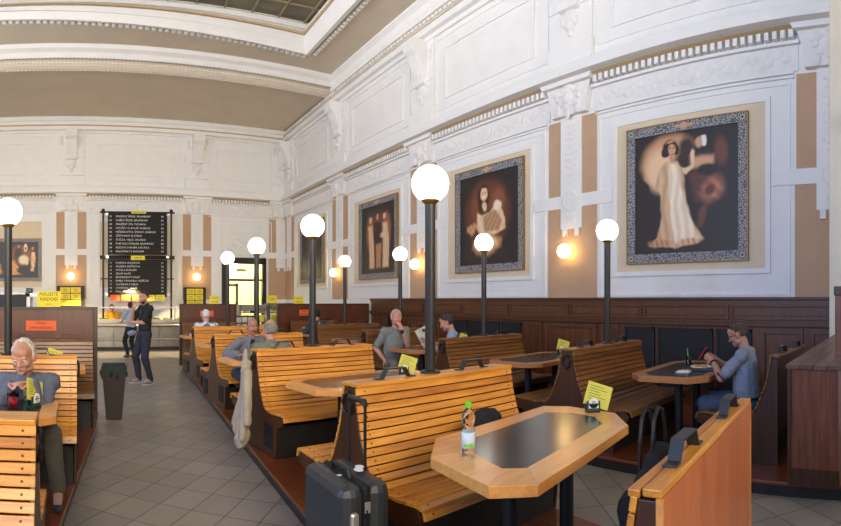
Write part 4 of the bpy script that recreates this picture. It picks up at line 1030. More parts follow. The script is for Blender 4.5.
# yellow price sheets in black cabinets on the wall
def cabinet(x, y, z, label, w, h):
    t = thing('notice_cabinet', label, 'notice cabinet', (x, y, z))
    b = MB(); b.box(-w/2, 0, 0, w/2, .12, h, bev=.01); b.build('case', 'grille', t)
    b = MB(); iw = w*.76
    for i in range(2):
        for j in range(3):
            cx_ = -iw/2+i*iw/2; b.box(cx_+.01, -.006, .06+j*(h-.1)/3+.015, cx_+iw/2-.01, 0, .06+(j+1)*(h-.1)/3-.01)
    b.build('price_sheets', 'yellow2', t)
    for i in range(2):
        for j in range(3):
            text('MENU\nDNES', 'lettering', h*.08, 'ink', t, (-iw/4+i*iw/2, -.008, .06+(j+.5)*(h-.1)/3), (PI/2, 0, 0))
    return t
cabinet(-.86, by(-.86)-.17, 1.34, 'black notice cabinet with yellow sheets left of the menu boards', .94, .74)
cabinet(3.42, by(3.42)-.17, 1.32, 'black notice cabinet with yellow sheets right of the menu boards', .78, .72)

# stainless counter with glass guard
t = thing('serving_counter', 'stainless steel serving counter with tray rails along the back wall', 'counter', (1.3, 17.15, 0))
b = MB()
for k in range(8): b.box(-2.9+k*.725, 0, .1, -2.9+k*.725+.715, .7, .88, bev=.006)
b.build('front_panels', 'steel', t)
b = MB(); b.box(-2.9, .03, 0, 2.9, .66, .1); b.build('toe_kick', 'kerb', t)
b = MB(); b.box(-2.95, -.04, .88, 2.95, .74, .93, bev=.008); b.build('worktop', 'steel_l', t)
for z, y in ((.80, -.30), (.80, -.18), (.36, -.2)):
    b = MB(); b.tube([(-2.9, y, z), (2.9, y, z)], .022); b.build('tray_rail', 'steel_l', t)
for x in (-2.4, -1.2, 0, 1.2, 2.4):
    b = MB(); b.tube([(x, 0, .76), (x, -.33, .78)], .014); b.tube([(x, -.02, .36), (x, -.2, .36)], .014); b.build('rail_bracket', 'steel', t)
g = thing('glass_guard', 'glass sneeze guard on steel posts over the serving counter', 'glass guard', (1.3, 17.3, .93))
for x in (-2.5, -1.25, .0, .18, 1.25, 2.5):
    b = MB(); b.tube([(x, 0, 0), (x, 0, .42)], .022); b.build('post', 'steel_l', g)
b = MB(); b.box(-2.55, -.02, .08, 2.55, -.008, .40); b.build('glass_sheet', 'thin_glass', g)
b = MB(); b.box(-2.6, -.12, .41, 2.6, .3, .44, bev=.006); b.build('top_shelf', 'steel_l', g)
R = random.Random(11)
for i in range(9):
    x = -.15+i*.42
    t = thing('food_tray', 'steel food tray with '+['a yellow dish', 'green salad', 'a brown dish'][i % 3]+' on the counter, '+['leftmost', 'second', 'third', 'fourth', 'fifth', 'sixth', 'seventh', 'eighth', 'last'][i]+' from the left end', 'food tray', (x, 17.62, .93), group='food trays on the serving counter')
    b = MB(); b.box(-.17, -.14, 0, .17, .14, .05, bev=.008); b.build('pan', 'steel_l', t)
    b = MB(); 
    for k in range(7): b.ell((R.uniform(-.12, .12), R.uniform(-.1, .1), .055), (.05, .045, .03), seg=10, rg=6)
    b.build('dish', ['yellow2', 'lime', 'food'][i % 3], t)
# black and white dish shelf beyond the left partition
t = thing('dish_trolley', 'black and white dish trolley seen over the left partition', 'trolley', (-1.35, 9.6, 0))
b = MB(); b.box(-.55, 0, 0, .1, .5, 1.70, bev=.01); b.build('cabinet_body', 'grille', t)
b = MB(); b.box(.10, .02, .1, .16, .48, 1.72); b.box(.34, .02, .1, .40, .48, 1.72); b.box(.10, .02, 1.66, .40, .48, 1.72); b.box(.1, .02, 1.25, .4, .48, 1.28); b.build('white_rack', 'white', t)
b = MB(); b.box(-.5, .1, 1.70, .06, .45, 1.73); b.build('tray_stack', 'steel', t)
t = thing('green_box', 'small grey green box on top of the dish trolley', 'box', (-1.22, 9.8, 1.73)); b = MB(); b.box(-.06, -.06, 0, .06, .06, .09, bev=.01); b.build('box_body', 'bag', t)

# newspaper racks in the gap before the door
def rack(x, y, w, h, label, seed, rz=0):
    t = thing('newspaper_rack', label, 'newspaper rack', (x, y, 0), rz, 'newspaper racks before the doorway')
    R = random.Random(seed)
    b = MB(); 
    for s in (-1, 1): b.box(s*w/2-.03, -.03, 0, s*w/2+.03, .25, h)
    b.box(-w/2, -.03, h-.16, w/2, .25, h); b.build('frame', 'steel', t)
    b = MB()
    for k in range(5): b.box(-w/2+.03, .0, .3+k*.24, w/2-.03, .22, .315+k*.24)
    b.build('shelves', 'black', t)
    for k in range(5):
        for j in range(3):
            b = MB(); xx = -w/2+.07+(j+.5)*(w-.14)/3; mw = (w-.14)/6*.86
            b.box(xx-mw, .06, .315+k*.24, xx+mw, .08, .315+k*.24+.17); o = b.build('newspaper', ['news', 'grille', 'yellow2', 'case', 'news'][R.randrange(5)], None)
            o.location = (x, y, 0.0005); o.rotation_euler = (0, 0, rz)
            tag(o, 'folded newspaper in the '+('left' if x < 4.2 else 'right')+' rack before the doorway, '+['lowest', 'second', 'third', 'fourth', 'top'][k]+' shelf '+['left', 'middle', 'right'][j], 'newspaper', 'newspapers in the racks')
    return t
rack(4.02, 13.3, .74, 1.48, 'grey newspaper rack left before the black doorway', 4)
rack(4.86, 13.4, .80, 1.52, 'grey newspaper rack right before the black doorway', 6)
notice(4.58, 13.48, 1.52, .26, .2, 'yellow2', 'yellow notice standing on the right newspaper rack', [('TISK', .06)])
t = thing('magazine_stand', 'low black magazine stand with white covers at the end of the aisle', 'magazine stand', (3.72, 12.8, 0))
b = MB(); b.prism([(-.15, 0), (.2, 0), (.2, 1.2), (.1, 1.2)], 'x', -.32, .32); b.build('stand_body', 'grille', t)
b = MB()
for k in range(3):
    for j in range(4): b.box(-.28+j*.145, -.04+k*.06-.03, .72+k*.16, -.28+j*.145+.12, -.03+k*.06, .72+k*.16+.13)
b.build('covers', 'news', t)
# ================================================================ PEOPLE
def V(*a): return Vector(a)
skinM = {}
def skin(c):
    if c not in skinM: skinM[c] = mat('skin_tone', srgb(*c), .5, noise_s=12, noise_a=.07)
    return skinM[c]
clothM = {}
def cloth(c, r=.85):
    if c not in clothM: clothM[c] = mat('woven_cloth', srgb(*c), r, noise_s=26, noise_a=.10, bump=.3, bump_s=130)
    return clothM[c]
def ik(a, t, l1, l2, pole):
    d = t-a; L = d.length
    if L > (l1+l2)*.995: t = a+d*((l1+l2)*.995/L); d = t-a; L = d.length
    x = (l1*l1-l2*l2+L*L)/(2*L); h = math.sqrt(max(0, l1*l1-x*x)); dn = d.normalized()
    p = (pole-dn*pole.dot(dn)).normalized()
    return a+dn*x+p*h, t
def hand(b, w, d, n, side, curl=.4, s=1.0):
    """palm + five fingers; w wrist, d pointing direction, n palm normal, side = direction of the thumb"""
    d = d.normalized(); n = (n-d*n.dot(d)).normalized(); t = side*d.cross(n)
    b.cone(w, w+d*.075*s, .026*s, .034*s, (n, .45)); b.cone(w+d*.03*s, w+d*.085*s, .034*s, .036*s, (n, .38))
    for k, (o, L) in enumerate(((.030, .068), (.010, .078), (-.010, .072), (-.029, .056))):
        p0 = w+d*.085*s+t*o*s; a1 = curl*.7; a2 = curl*1.6; a3 = curl*2.3
        q = [p0]
        for a, f in ((a1, .45), (a2, .31), (a3, .24)): q.append(q[-1]+(d*math.cos(a)+n*math.sin(a))*L*f*s)
        for i in range(3): b.cone(q[i], q[i+1], (.0088-.0008*i)*s, (.0080-.0008*i)*s, n=8)
    p0 = w+d*.025*s+t*.026*s; p1 = p0+(d*.5+t*.75+n*.3).normalized()*.038*s; p2 = p1+(d*.85+t*.25+n*(.25+curl*.6)).normalized()*.034*s; p3 = p2+(d*.9+n*(.2+curl)).normalized()*.022*s
    b.cone(p0, p1, .014*s, .0105*s, n=8); b.cone(p1, p2, .0105*s, .009*s, n=8); b.cone(p2, p3, .009*s, .0075*s, n=8)
def head_geo(b, H, s, jaw=1):
    """H: head frame matrix, origin at the base of skull centre; x right, y forward, z up"""
    P = lambda x, y, z: H @ V(x*s, y*s, z*s)
    R3 = H.to_3x3().normalized().to_quaternion()
    def E(c, r, n=20): b.ell(P(*c), tuple(q*s for q in r), R3, seg=n, rg=14)
    E((0, -.012, .135), (.076, .094, .088)); E((0, .012, .085), (.066, .078, .080)); E((0, .040, .035), (.046*jaw, .050, .042)); E((0, .068, .012), (.026, .024, .022)); E((0, .055, .15), (.058, .040, .045))
    for q in (-1, 1):
        E((q*.040, .062, .075), (.026, .026, .026), 12); E((q*.028, .082, .118), (.026, .014, .010), 10)
        E((q*.077, -.004, .09), (.010, .021, .032), 12); E((q*.083, -.010, .105), (.007, .017, .016), 10); E((q*.050, .018, .035), (.022, .04, .03), 12)
    b.cone(P(0, .084, .112), P(0, .108, .072), .009*s, .0145*s, n=10); E((-.013, .096, .068), (.010, .011, .008), 8); E((.013, .096, .068), (.010, .011, .008), 8)
    E((0, .083, .040), (.024, .012, .007), 10); E((0, .081, .030), (.020, .012, .007), 10)
def face_parts(root_body, H, s, hair_m, glasses=False, beard=False, moustache=False, brow=True):
    P = lambda x, y, z: H @ V(x*s, y*s, z*s); R3 = H.to_3x3().normalized().to_quaternion()
    for q in (-1, 1):
        b = MB(); b.ell(P(q*.029, .081, .100), (.0095*s,)*3, R3, 12, 8); e = b.build('eye', 'china', root_body, smooth=True)
        b = MB(); b.ell(P(q*.029, .0878, .0995), (.0055*s, .004*s, .0055*s), R3, 10, 6); b.build('iris', 'rubber', e, smooth=True)
        if brow:
            b = MB(); b.tube([P(q*.014, .092, .120), P(q*.030, .092, .126), P(q*.046, .080, .120)], .0045*s, 6); b.build('eyebrow', hair_m, root_body, smooth=True)
    b = MB(); b.ell(P(0, .0925, .036), (.020*s, .006*s, .0045*s), R3, 12, 6); b.build('mouth', lips, root_body, smooth=True)
    if moustache:
        b = MB(); b.ell(P(-.014, .094, .050), (.017*s, .009*s, .007*s), R3, 12, 6); b.ell(P(.014, .094, .050), (.017*s, .009*s, .007*s), R3, 12, 6); b.build('moustache', hair_m, root_body, smooth=True)
    if glasses:
        b = MB()
        for q in (-1, 1):
            pts = [P(q*.030+.021*math.cos(a), .100, .100+.016*math.sin(a)) for a in [k*PI/6 for k in range(13)]]; b.tube(pts, .0022, 6)
            b.tube([P(q*.051, .098, .104), P(q*.078, .03, .108), P(q*.083, -.01, .10)], .0024, 6)
        b.tube([P(-.009, .101, .103), P(.009, .101, .103)], .0022, 6); b.build('glasses', 'rubber', root_body, smooth=True)
def hair_shell(parent, H, s, style, m, name='hair'):
    b = MB(); bm = b.bm; q = bmesh.ops.create_uvsphere(bm, u_segments=40, v_segments=26, radius=1); R = random.Random(4)
    kill = []
    for f in bm.faces:
        c = f.calc_center_median(); x, y, z = c
        keep = False
        if style == 'full': keep = z > -.15+.85*max(0, y)+(.0 if abs(x) < .8 else .1) or (y < -.05 and z > -.75)
        elif style == 'short': keep = z > .22+.45*max(0, y) or (y < -.25 and z > -.55) or (y < .1 and z > -.05 and abs(x) > .5)
        elif style == 'ring': keep = (y < .22 and -.62 < z < .55-.15*(y+.3)) and (abs(x) > .45 or y < -.2)
        elif style == 'receding': keep = (z > .12 and y < .30) or (y < .25 and -.6 < z <= .2) 
        elif style == 'long': keep = z > .3+.45*max(0, y) or (y < .1 and z > -1.1)
        elif style == 'beard': keep = (z < -.25 and y > -.15 and z > -1.1) or (z < .05 and abs(x) > .8 and y > -.2)
        if not keep: kill.append(f)
    bmesh.ops.delete(bm, geom=kill, context='FACES')
    if style == 'beard': cen, rad = V(0, .02, .055), V(.068, .082, .085)
    else: cen, rad = V(0, -.012, .124), V(.083, .102, .102)
    for v in bm.verts:
        n_ = 1+.09*noise.noise(v.co*5)+.06*noise.noise(v.co*14)+ (R.uniform(-.015, .02))
        v.co = H @ V((cen.x+v.co.x*rad.x*n_)*s, (cen.y+v.co.y*rad.y*n_)*s, (cen.z+v.co.z*rad.z*n_)*s)
    bmesh.ops.recalc_face_normals(bm, faces=bm.faces[:])
    r = bmesh.ops.extrude_face_region(bm, geom=bm.faces[:]); vs = [g for g in r['geom'] if isinstance(g, bmesh.types.BMVert)]
    cc = H @ (cen*s)
    for v in vs: v.co = cc+(v.co-cc)*.86
    bmesh.ops.recalc_face_normals(bm, faces=bm.faces[:])
    return b.build(name, m, parent, smooth=True)
lips = mat('lip_tone', srgb(150, 84, 72), .5)

def person(label, loc, rz, pose):
    g = pose.get; s = g('s', 1.0)
    root = thing('person', label, 'person', loc, rz)
    pz = g('pelvis', .56)                       # height of the hip joints
    lean, side = math.radians(g('lean', 0)), math.radians(g('side', 0))
    hip = V(0, 0, pz); up = V(math.sin(side), math.sin(lean), math.cos(lean)*math.cos(side)).normalized()
    fwd = V(0, math.cos(lean), -math.sin(lean)); tw = math.radians(g('twist', 0))
    rt = V(math.cos(tw), math.sin(tw), 0); fw2 = up.cross(rt).normalized()
    chest = hip+up*.36*s; neck = hip+up*.53*s; belly = g('belly', 0)
    sh = {1: hip+up*.485*s+rt*.175*s, -1: hip+up*.485*s-rt*.175*s}
    curve = fw2*.03*s
    yaw, pitch, roll = [math.radians(a) for a in g('head', (0, 0, 0))]
    hb = neck+up*.035*s+V(0, .028*s, .03*s)
    H = Matrix.Translation(hb) @ Matrix.Rotation(yaw, 4, 'Z') @ Matrix.Rotation(-pitch, 4, 'X') @ Matrix.Rotation(roll, 4, 'Y')
    el, wr = {}, {}
    for k, key in ((1, 'R'), (-1, 'L')):
        t = V(*g(key, (k*.25, .25, pz+.05))); pole = V(*g(key+'p', (k*.6, -.3, -1)))
        el[k], wr[k] = ik(sh[k], t, .29*s, .25*s, pole)
    kn, an = {}, {}
    for k, key in ((1, 'fR'), (-1, 'fL')):
        t = V(*g(key, (k*.12, .42, .09))); pole = V(*g(key+'p', (k*.15, 1, .6)))
        kn[k], an[k] = ik(hip+V(k*.09*s, 0, 0), t, .43*s, .42*s, pole)
    def arms(b, e=0, cut=1.0, lower=True):
        for k in (1, -1):
            b.cone(sh[k]-rt*k*.02, sh[k].lerp(el[k], min(1, cut)), (.052+e)*s, (.043+e*1.1)*s)
            if cut > 1 or lower:
                w = el[k].lerp(wr[k], (cut-1) if cut > 1 and not lower else 1)
                b.cone(el[k], w, (.042+e)*s, (.042-.014*(1 if lower else (cut-1))+e)*s)
    def torso(b, e=0, low=-.05):
        f = (fw2, .66)
        b.cone(hip+up*low*s, hip+up*.15*s, (.155+e)*s, (.150+e+belly*.4)*s, f); b.cone(hip+up*.15*s+fw2*belly*.5, chest, (.150+e+belly)*s, (.160+e)*s, (fw2, .66+belly*1.5))
        b.cone(chest, hip+up*.46*s, (.160+e)*s, (.105+e)*s, f)
        b.cone(sh[1]+up*.0, sh[-1]+up*.0, (.058+e)*s, (.058+e)*s); b.cone(hip+up*.48*s, neck+up*.01, (.085+e*.6)*s, (.056+e*.5)*s)
    def legs(b, e=0, stop=1.0):
        for k in (1, -1):
            h = hip+V(k*.085*s, 0, 0)
            b.cone(h, kn[k], (.088+e)*s, (.060+e)*s)
            if stop > 0: b.cone(kn[k], kn[k].lerp(an[k], stop), (.060+e)*s, (.060-.022*stop+e*1.2)*s)
            b.ell(kn[k], ((.06+e)*s,)*3)
    # body: one continuous skin surface
    b = MB(); torso(b); arms(b); legs(b)
    b.cone(neck-up*.03, hb+V(0, -.005, .03), .055*s, .052*s)
    head_geo(b, H, s)
    for k, key in ((1, 'R'), (-1, 'L')):
        fd = (wr[k]-el[k]).normalized(); hd = g(key+'d'); hd = V(*hd) if hd else fd
        nn = V(*g(key+'n', (-k*.3, .2, -1))); hand(b, wr[k], hd, nn, g(key+'t', k if False else -k), g('curl', .45), s)
        a = an[k]; b.cone(a, a+V(0, .12, -.045), .038*s, .03*s)
    sk = skin(g('skin', (196, 148, 122))); body = remesh(b, 'body', sk, root, g('vox', .0075), 2)
    hm = mat('hair_tone', srgb(*g('hair', (60, 48, 40))), .7, noise_s=60, noise_a=.25, bump=.5, bump_s=120)
    face_parts(body, H, s, hm, g('glasses', False), g('beard', False), g('moustache', False), g('brow', True))
    if g('style'): hair_shell(root, H, s, g('style'), hm)
    if g('beard'): hair_shell(root, H, s, 'beard', hm, 'beard')
    # shirt
    cut = g('sleeve', .75)
    b = MB(); torso(b, .012, -.06); 
    if cut <= 1: arms(b, .012, cut, False) if False else [b.cone(sh[k]-rt*k*.02, sh[k].lerp(el[k], cut), .066*s, .062*s) for k in (1, -1)]
    else:
        for k in (1, -1):
            b.cone(sh[k]-rt*k*.02, el[k], .068*s, .060*s); b.cone(el[k], el[k].lerp(wr[k], cut-1), .058*s, .046*s)
    shirt = remesh(b, g('top_name', 'shirt'), cloth(g('top', (120, 130, 140))), root, .010, 3, .012, 10)
    if g('collar'):
        b = MB(); n = 14
        for i in range(n):
            a0 = PI*2*i/n+.25; 
            if abs(math.sin(a0)-1) < .08: continue
            b.cone(neck+rt*math.cos(a0)*.066*s+fw2*math.sin(a0)*.062*s+up*.005, neck+rt*math.cos(a0)*.084*s+fw2*math.sin(a0)*.08*s-up*.03, .010, .012, n=8)
        remesh(b, 'collar', cloth(g('collar')), shirt, .007, 1)
    # trousers / shorts
    b = MB(); legs(b, .014, g('leg', .96)); b.cone(hip+V(-.06, 0, 0)*s, hip+V(.06, 0, 0)*s, .115*s, .115*s); b.cone(hip-up*.02, hip+up*.06*s, .156*s, .142*s, (fw2, .60))
    remesh(b, g('bot_name', 'trousers'), cloth(g('bottom', (60, 66, 84))), root, .011, 3, .007, 10)
    for k in (1, -1):
        a = an[k]; yw = g('toe', 0)*k; d = V(math.sin(yw), math.cos(yw), 0)
        base = V(a.x, a.y, max(a.z-.055, .02))
        b = MB(); b.cone(base+V(0, -.03, .01), base+d*.08+V(0, 0, .0), .040*s, .040*s, (V(0, 0, 1), .75)); b.cone(base+d*.07, base+d*.17+V(0, 0, -.008), .040*s, .034*s, (V(0, 0, 1), .6)); b.cone(a+V(0, 0, .0), base, .044*s, .042*s)
        sh_ = remesh(b, 'shoe', cloth(g('shoe', (40, 38, 36)), .5), root, .008, 1)
        b = MB(); b.box(-.04, -.07, 0, .04, .2, .018, bev=.007, mtx=Matrix.Translation((base.x, base.y, base.z-.045+.0)) @ Matrix.Rotation(-yw, 4, 'Z')); b.build('sole', cloth(g('sole', (30, 28, 26))), sh_)
    return root, H, wr, el, neck, hip, up, fw2

SEATZ = PH+.44
HZ = .60                                      # hips of a seated person
# 1 old man, left foreground
r, H, wr, el, neck, hip, up, fw2 = person('elderly person with white hair in a blue grey jacket leaning on the left table', (-.53, 4.27, 0), PI+.04,
    dict(pelvis=HZ, lean=39, head=(-14, 16, 0), R=(.10, .50, 1.0), L=(-.06, .52, 1.02), Rp=(.7, -.2, -1), Lp=(-.45, -.3, -1), Rd=(-.7, .5, .1), Ld=(.8, .4, .0), Rn=(0, .3, -1), Ln=(0, .3, -1),
         fR=(.10, .50, .20), fL=(-.24, .36, .20), skin=(186, 136, 112), hair=(206, 198, 186), style='receding', sleeve=1.97, top=(92, 98, 116), top_name='jacket', collar=(92, 98, 116), bottom=(92, 88, 76), shoe=(48, 44, 44), vox=.0065, belly=.02, brow=False, s=1.05))
b = MB(); b.cone(neck-up*.02+fw2*.075, neck-up*.22+fw2*.13, .030, .018, (fw2, .4)); remesh(b, 'striped_shirt_front', cloth((150, 160, 150)), r, .007, 1)
b = MB()
for k in (-1, 1): b.cone(hip+V(k*.16, -.0, .02), hip+V(k*.20, .10, -.16), .07, .06, (V(1, 0, 0), .5))
remesh(b, 'jacket_skirt', cloth((92, 98, 116)), r, .01, 2, .006, 12)

# 2 standing man in the aisle
r, *_ = person('bearded person in a black t-shirt and jeans standing in the aisle, hand at the chin', (.93, 10.3, 0), PI/2+.42,
    dict(pelvis=.94, lean=-3, head=(14, 12, 0), R=(.05, .22, 1.42), Rp=(.3, .4, -1), Rd=(-.25, .1, 1), Rn=(0, -1, 0), L=(.10, .24, 1.17), Lp=(-.5, -.1, -1), Ld=(1, .1, .1), Ln=(0, -1, 0),
         leg=1.0, fR=(.11, .06, .09), fL=(-.13, -.06, .09), skin=(188, 140, 116), hair=(48, 34, 26), style='short', beard=True, sleeve=.8, top=(22, 30, 28), bottom=(38, 42, 58), shoe=(120, 124, 132), sole=(226, 226, 224), toe=.3, s=1.03))
# 3 counter attendant
person('person with dark hair in a yellow top behind the counter', (.52, 18.02, 0), PI+.1,
    dict(pelvis=.70, head=(0, 14, 0), R=(.16, .3, 1.02), L=(-.18, .3, 1.02), skin=(200, 150, 124), hair=(36, 26, 22), style='full', sleeve=.6, top=(240, 178, 34), bottom=(40, 40, 44), fR=(.1, 0, .09), fL=(-.1, 0, .09), vox=.01, s=.93))
# 4 customer at the counter
person('person with long dark hair in a pale blue shirt at the counter', (.98, 15.0, 0), .5,
    dict(pelvis=.80, head=(-35, 6, 0), R=(.16, .3, 1.0), L=(-.12, .34, .98), skin=(196, 148, 122), hair=(44, 30, 26), style='long', sleeve=.5, top=(150, 170, 194), bottom=(26, 28, 36), fR=(.09, 0, .09), fL=(-.09, .03, .09), vox=.01, s=.92))
# 5 white-haired person seen from behind
r, H, wr, el, neck, hip, up, fw2 = person('white haired person seen from behind in a blue and white striped top', (2.20, 10.52, 0), -.05,
    dict(pelvis=HZ, lean=10, head=(0, 8, 0), R=(.2, .4, .95), L=(-.2, .4, .95), skin=(200, 152, 128), hair=(214, 212, 208), style='short', sleeve=.9, top=(206, 212, 222), collar=(226, 228, 232), bottom=(60, 60, 66), vox=.01))
b = MB(); b.cone(neck-up*.07-fw2*.075, neck-up*.20-fw2*.098, .075, .09, (fw2, .28)); remesh(b, 'blue_yoke', cloth((78, 104, 158)), r, .009, 1)
# 6 man in grey jacket facing the viewer
r, H, wr, el, neck, hip, up, fw2 = person('balding person with a moustache in a grey jacket facing the aisle table', (1.98, 7.06, 0), PI+.12,
    dict(pelvis=HZ, side=-9, lean=10, head=(-8, 6, 0), R=(.22, .36, .90), L=(-.10, .40, .92), Rp=(1, -.2, -.6), Lp=(-.8, -.2, -.8), Ld=(.6, .6, 0), Rd=(-.5, .7, 0), fR=(.12, .44, .20), fL=(-.12, .40, .20),
         skin=(172, 118, 96), hair=(52, 44, 42), style='ring', moustache=True, sleeve=1.97, top=(116, 116, 124), top_name='jacket', collar=(108, 108, 116), bottom=(52, 54, 60), vox=.008, s=.94))
b = MB(); b.cone(neck-up*.03+fw2*.07, neck-up*.26+fw2*.125, .036, .03, (fw2, .4)); remesh(b, 'dark_shirt_front', cloth((36, 34, 36)), r, .008, 1)
# 7 bald man seen from behind
r, *_ = person('balding person in a grey green shirt seen from behind on the coat bench', (2.0, 5.86, 0), -.15,
    dict(pelvis=HZ, lean=16, head=(30, 4, 0), R=(.25, .38, .92), L=(-.22, .42, .92), skin=(190, 136, 110), hair=(130, 122, 112), style='ring', sleeve=.8, top=(112, 116, 98), bottom=(54, 58, 54), fR=(.12, .40, .20), fL=(-.3, .3, .20), vox=.008, belly=.03, s=.96))
# 8 dark-haired person at the back
person('dark haired person in dark clothes seen from behind, far right benches', (4.66, 10.52, 0), .1,
    dict(pelvis=HZ, lean=14, head=(-10, 12, 0), R=(.26, .36, .93), L=(-.2, .38, .95), skin=(180, 134, 110), hair=(26, 22, 22), style='full', sleeve=1.9, top=(52, 56, 64), bottom=(40, 40, 44), vox=.01))
# 9 man in grey shirt and shorts
r, H, wr, el, neck, hip, up, fw2 = person('person in a grey short sleeved shirt and shorts resting the chin on a hand', (4.53, 7.32, 0), PI-.12,
    dict(pelvis=HZ, lean=4, head=(-10, 4, 0), R=(.22, .12, .66), Rp=(.6, -.6, -.6), L=(-.03, .24, 1.13), Lp=(-.35, .1, -1), Ld=(.35, -.35, 1), Ln=(.2, -1, -.2), fR=(.26, .42, .20), fL=(-.12, .44, .20), leg=-.0,
         skin=(196, 140, 116), hair=(188, 176, 160), style='receding', sleeve=.8, top=(124, 128, 124), bottom=(116, 110, 98), bot_name='shorts', shoe=(60, 54, 48), vox=.008, belly=.03, s=1.04))
b = MB(); b.cone(wr[-1]+V(0, 0, -.03), wr[-1]+V(0, 0, -.015), .034, .034); b.build('wristwatch', 'rubber', r, smooth=True)
# 10 newspaper reader
r, H, wr, el, neck, hip, up, fw2 = person('dark haired person in a pale blue t-shirt reading a newspaper, seen from behind', (4.90, 6.14, 0), .85,
    dict(pelvis=HZ, lean=10, head=(4, 26, 0), R=(.14, .40, 1.0), L=(-.20, .40, 1.0), Rd=(0, .6, .5), Ld=(0, .6, .5), skin=(190, 136, 112), hair=(46, 40, 40), style='full', sleeve=.7, top=(140, 158, 180), bottom=(36, 38, 44), vox=.008))
t = thing('newspaper', 'open newspaper held up by the person in the pale blue t-shirt', 'newspaper', (4.56, 6.40, .94), .85)
b = MB()
for k in (-1, 1): b.box(0, -.003, -.0, .20, .003, .28, mtx=Matrix.Rotation(-.5, 4, 'X') @ Matrix.Rotation(0 if k > 0 else PI, 4, 'Z') @ Matrix.Rotation(-.3*1, 4, 'Z'))
b.build('pages', 'news', t)
b = MB()
for k in range(3): b.box(.03, -.0055, .04+k*.08, .12, -.003, .09+k*.08, mtx=Matrix.Rotation(-.5, 4, 'X') @ Matrix.Rotation(-.3, 4, 'Z'))
b.build('photographs', 'grille', t)
# 11 man in blue t-shirt at the right
mx, my = 4.92, 1.83
r, H, wr, el, neck, hip, up, fw2 = person('person with glasses in a blue t-shirt and jeans looking at a red phone', (mx, my, 0), .12,
    dict(pelvis=HZ, lean=5, head=(2, 24, 0), R=(.08, .36, 1.0), L=(-.08, .35, 1.0), Rp=(.7, -.1, -1), Lp=(-.7, -.1, -1), Rd=(-.35, .8, .45), Ld=(.3, .8, .45), Rn=(-1, .2, .1), Ln=(1, .2, .1), Rt=-1, Lt=1, fR=(.12, .40, .20), fL=(-.14, .36, .20), curl=.6,
         skin=(184, 132, 110), hair=(66, 52, 44), style='short', glasses=True, sleeve=.72, top=(128, 138, 154), bottom=(64, 78, 100), shoe=(40, 40, 44), vox=.0062, belly=.035, s=.97))
# trims of the t-shirt
b = MB()
pts = [neck+up*.0+V(math.cos(a)*.070, math.sin(a)*.062, 0) for a in [k*PI/8 for k in range(17)]]; b.tube(pts, .006, 6); b.build('neck_trim', cloth((34, 44, 66)), r, smooth=True)
for k in (1, -1):
    d = (el[k]-sh0(k) if False else el[k]-(hip+up*.485*.97+V(k*.17, 0, 0))).normalized(); c = (hip+up*.485*.97+V(k*.17, 0, 0)).lerp(el[k], .93)
    b = MB(); b.tube([c, c+d*.014], .0665, 20); b.build('sleeve_trim', cloth((34, 44, 66)), r, smooth=True)
    if k == -1:
        b = MB(); b.tube([wr[k]-(wr[k]-el[k]).normalized()*.03, wr[k]-(wr[k]-el[k]).normalized()*.012], .036, 18); b.build('wristwatch', 'rubber', r, smooth=True)
b = MB(); b.tube([hip+V(math.cos(a)*.166, math.sin(a)*.125, .06) for a in [k*PI/10 for k in range(21)]], .014, 8); b.build('belt', 'rubber', r, smooth=True)
mw = r.matrix_basis
c = (wr[1]+wr[-1])/2+V(0, .12, .065)
cw = Matrix.Translation((mx, my, 0)) @ Matrix.Rotation(.12, 4, 'Z') @ c
t = thing('mobile_phone', 'red cased mobile phone held up in both hands', 'phone', tuple(cw), .12)
b = MB(); b.box(-.038, -.005, -.07, .038, .005, .07, bev=.004, mtx=Matrix.Rotation(.55, 4, 'X')); b.build('phone_case', 'red', t)
b = MB(); b.box(-.034, -.0065, -.064, .034, -.005, .064, mtx=Matrix.Rotation(.55, 4, 'X')); b.build('screen', 'grille', t)
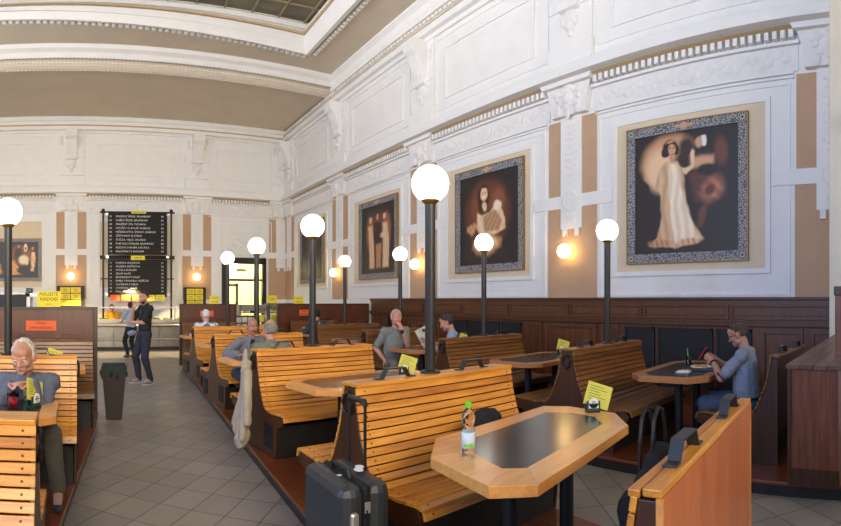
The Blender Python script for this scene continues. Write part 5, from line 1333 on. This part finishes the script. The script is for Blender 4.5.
# ================================================================ LIGHT AND CAMERA
def area(name, loc, rot, sx, sy, power, col):
    l = bpy.data.lights.new(name, 'AREA'); l.shape = 'RECTANGLE'; l.size = sx; l.size_y = sy; l.energy = power; l.color = col
    o = bpy.data.objects.new(name, l); C.objects.link(o); o.location = loc; o.rotation_euler = rot; return o
for i, (a, c, z0, z1) in enumerate(LW):          # blue sky light, and white light thrown up from the sunny street
    p = (WL-.22, (a+c)/2, (z0+z1)/2)
    area('sky_daylight', p, (0, -PI/2+.1, 0), z1-z0, c-a, LWP[i], (.36, .54, 1) if i < 3 else (1, .88, .7))
    if LUP[i]:
        o = area('street_bounce_daylight', (p[0]-.02, p[1], p[2]), (0, -PI/2-.42, 0), z1-z0, c-a, LUP[i], (1, .97, .90)); o.data.spread = 1.2
for i, (a, c, z0, z1) in enumerate(FW):
    o = area('front_daylight', ((a+c)/2, FY-.22, (z0+z1)/2), (PI/2, 0, 0), c-a, z1-z0, FWP[i], (1, .86, .66)); o.data.spread = 1.5
l = bpy.data.lights.new('side_room_lamp', 'POINT'); l.energy = 240; l.color = (1, .95, .78); l.shadow_soft_size = .2
o = bpy.data.objects.new('side_room_lamp', l); C.objects.link(o); o.location = (5.2, by(5.2)+1.4, 2.9)
for x in (-.6, 1.2, 3.0):
    l = bpy.data.lights.new('counter_lamp', 'SPOT'); l.energy = 240; l.color = (1, .74, .4); l.shadow_soft_size = .08; l.spot_size = 1.9
    o = bpy.data.objects.new('counter_lamp', l); C.objects.link(o); o.location = (x, 17.45, 2.1)
w = bpy.data.worlds.new('World'); sc.world = w; w.use_nodes = True
nt = w.node_tree; bg = nt.nodes['Background']
sky = nt.nodes.new('ShaderNodeTexSky'); sky.sky_type = 'NISHITA'; sky.sun_disc = False; sky.sun_elevation = .7
nt.links.new(sky.outputs[0], bg.inputs[0]); bg.inputs[1].default_value = .15
cam = bpy.data.cameras.new('Camera'); co = bpy.data.objects.new('Camera', cam); C.objects.link(co); sc.camera = co
cam.type = 'PANO'; cam.panorama_type = 'CENTRAL_CYLINDRICAL'
half = 841/2/F
cam.central_cylindrical_range_u_min = -half; cam.central_cylindrical_range_u_max = half
cam.central_cylindrical_range_v_min = -(526-YH)/F; cam.central_cylindrical_range_v_max = YH/F
cam.central_cylindrical_radius = 1.0; cam.clip_start = .05; cam.clip_end = 200
co.location = (0, 0, EYE); co.rotation_euler = (PI/2, 0, -(841/2-X0)/F)
sc.view_settings.view_transform = 'Standard'; sc.view_settings.look = 'None'; sc.view_settings.gamma = 1; sc.view_settings.exposure = EXPO
sc.view_settings.use_curve_mapping = False
sc.cycles.use_denoising = True
sc.cycles.max_bounces = 8; sc.cycles.diffuse_bounces = 5; sc.cycles.glossy_bounces = 4; sc.cycles.transmission_bounces = 8
sc.cycles.sample_clamp_indirect = 6
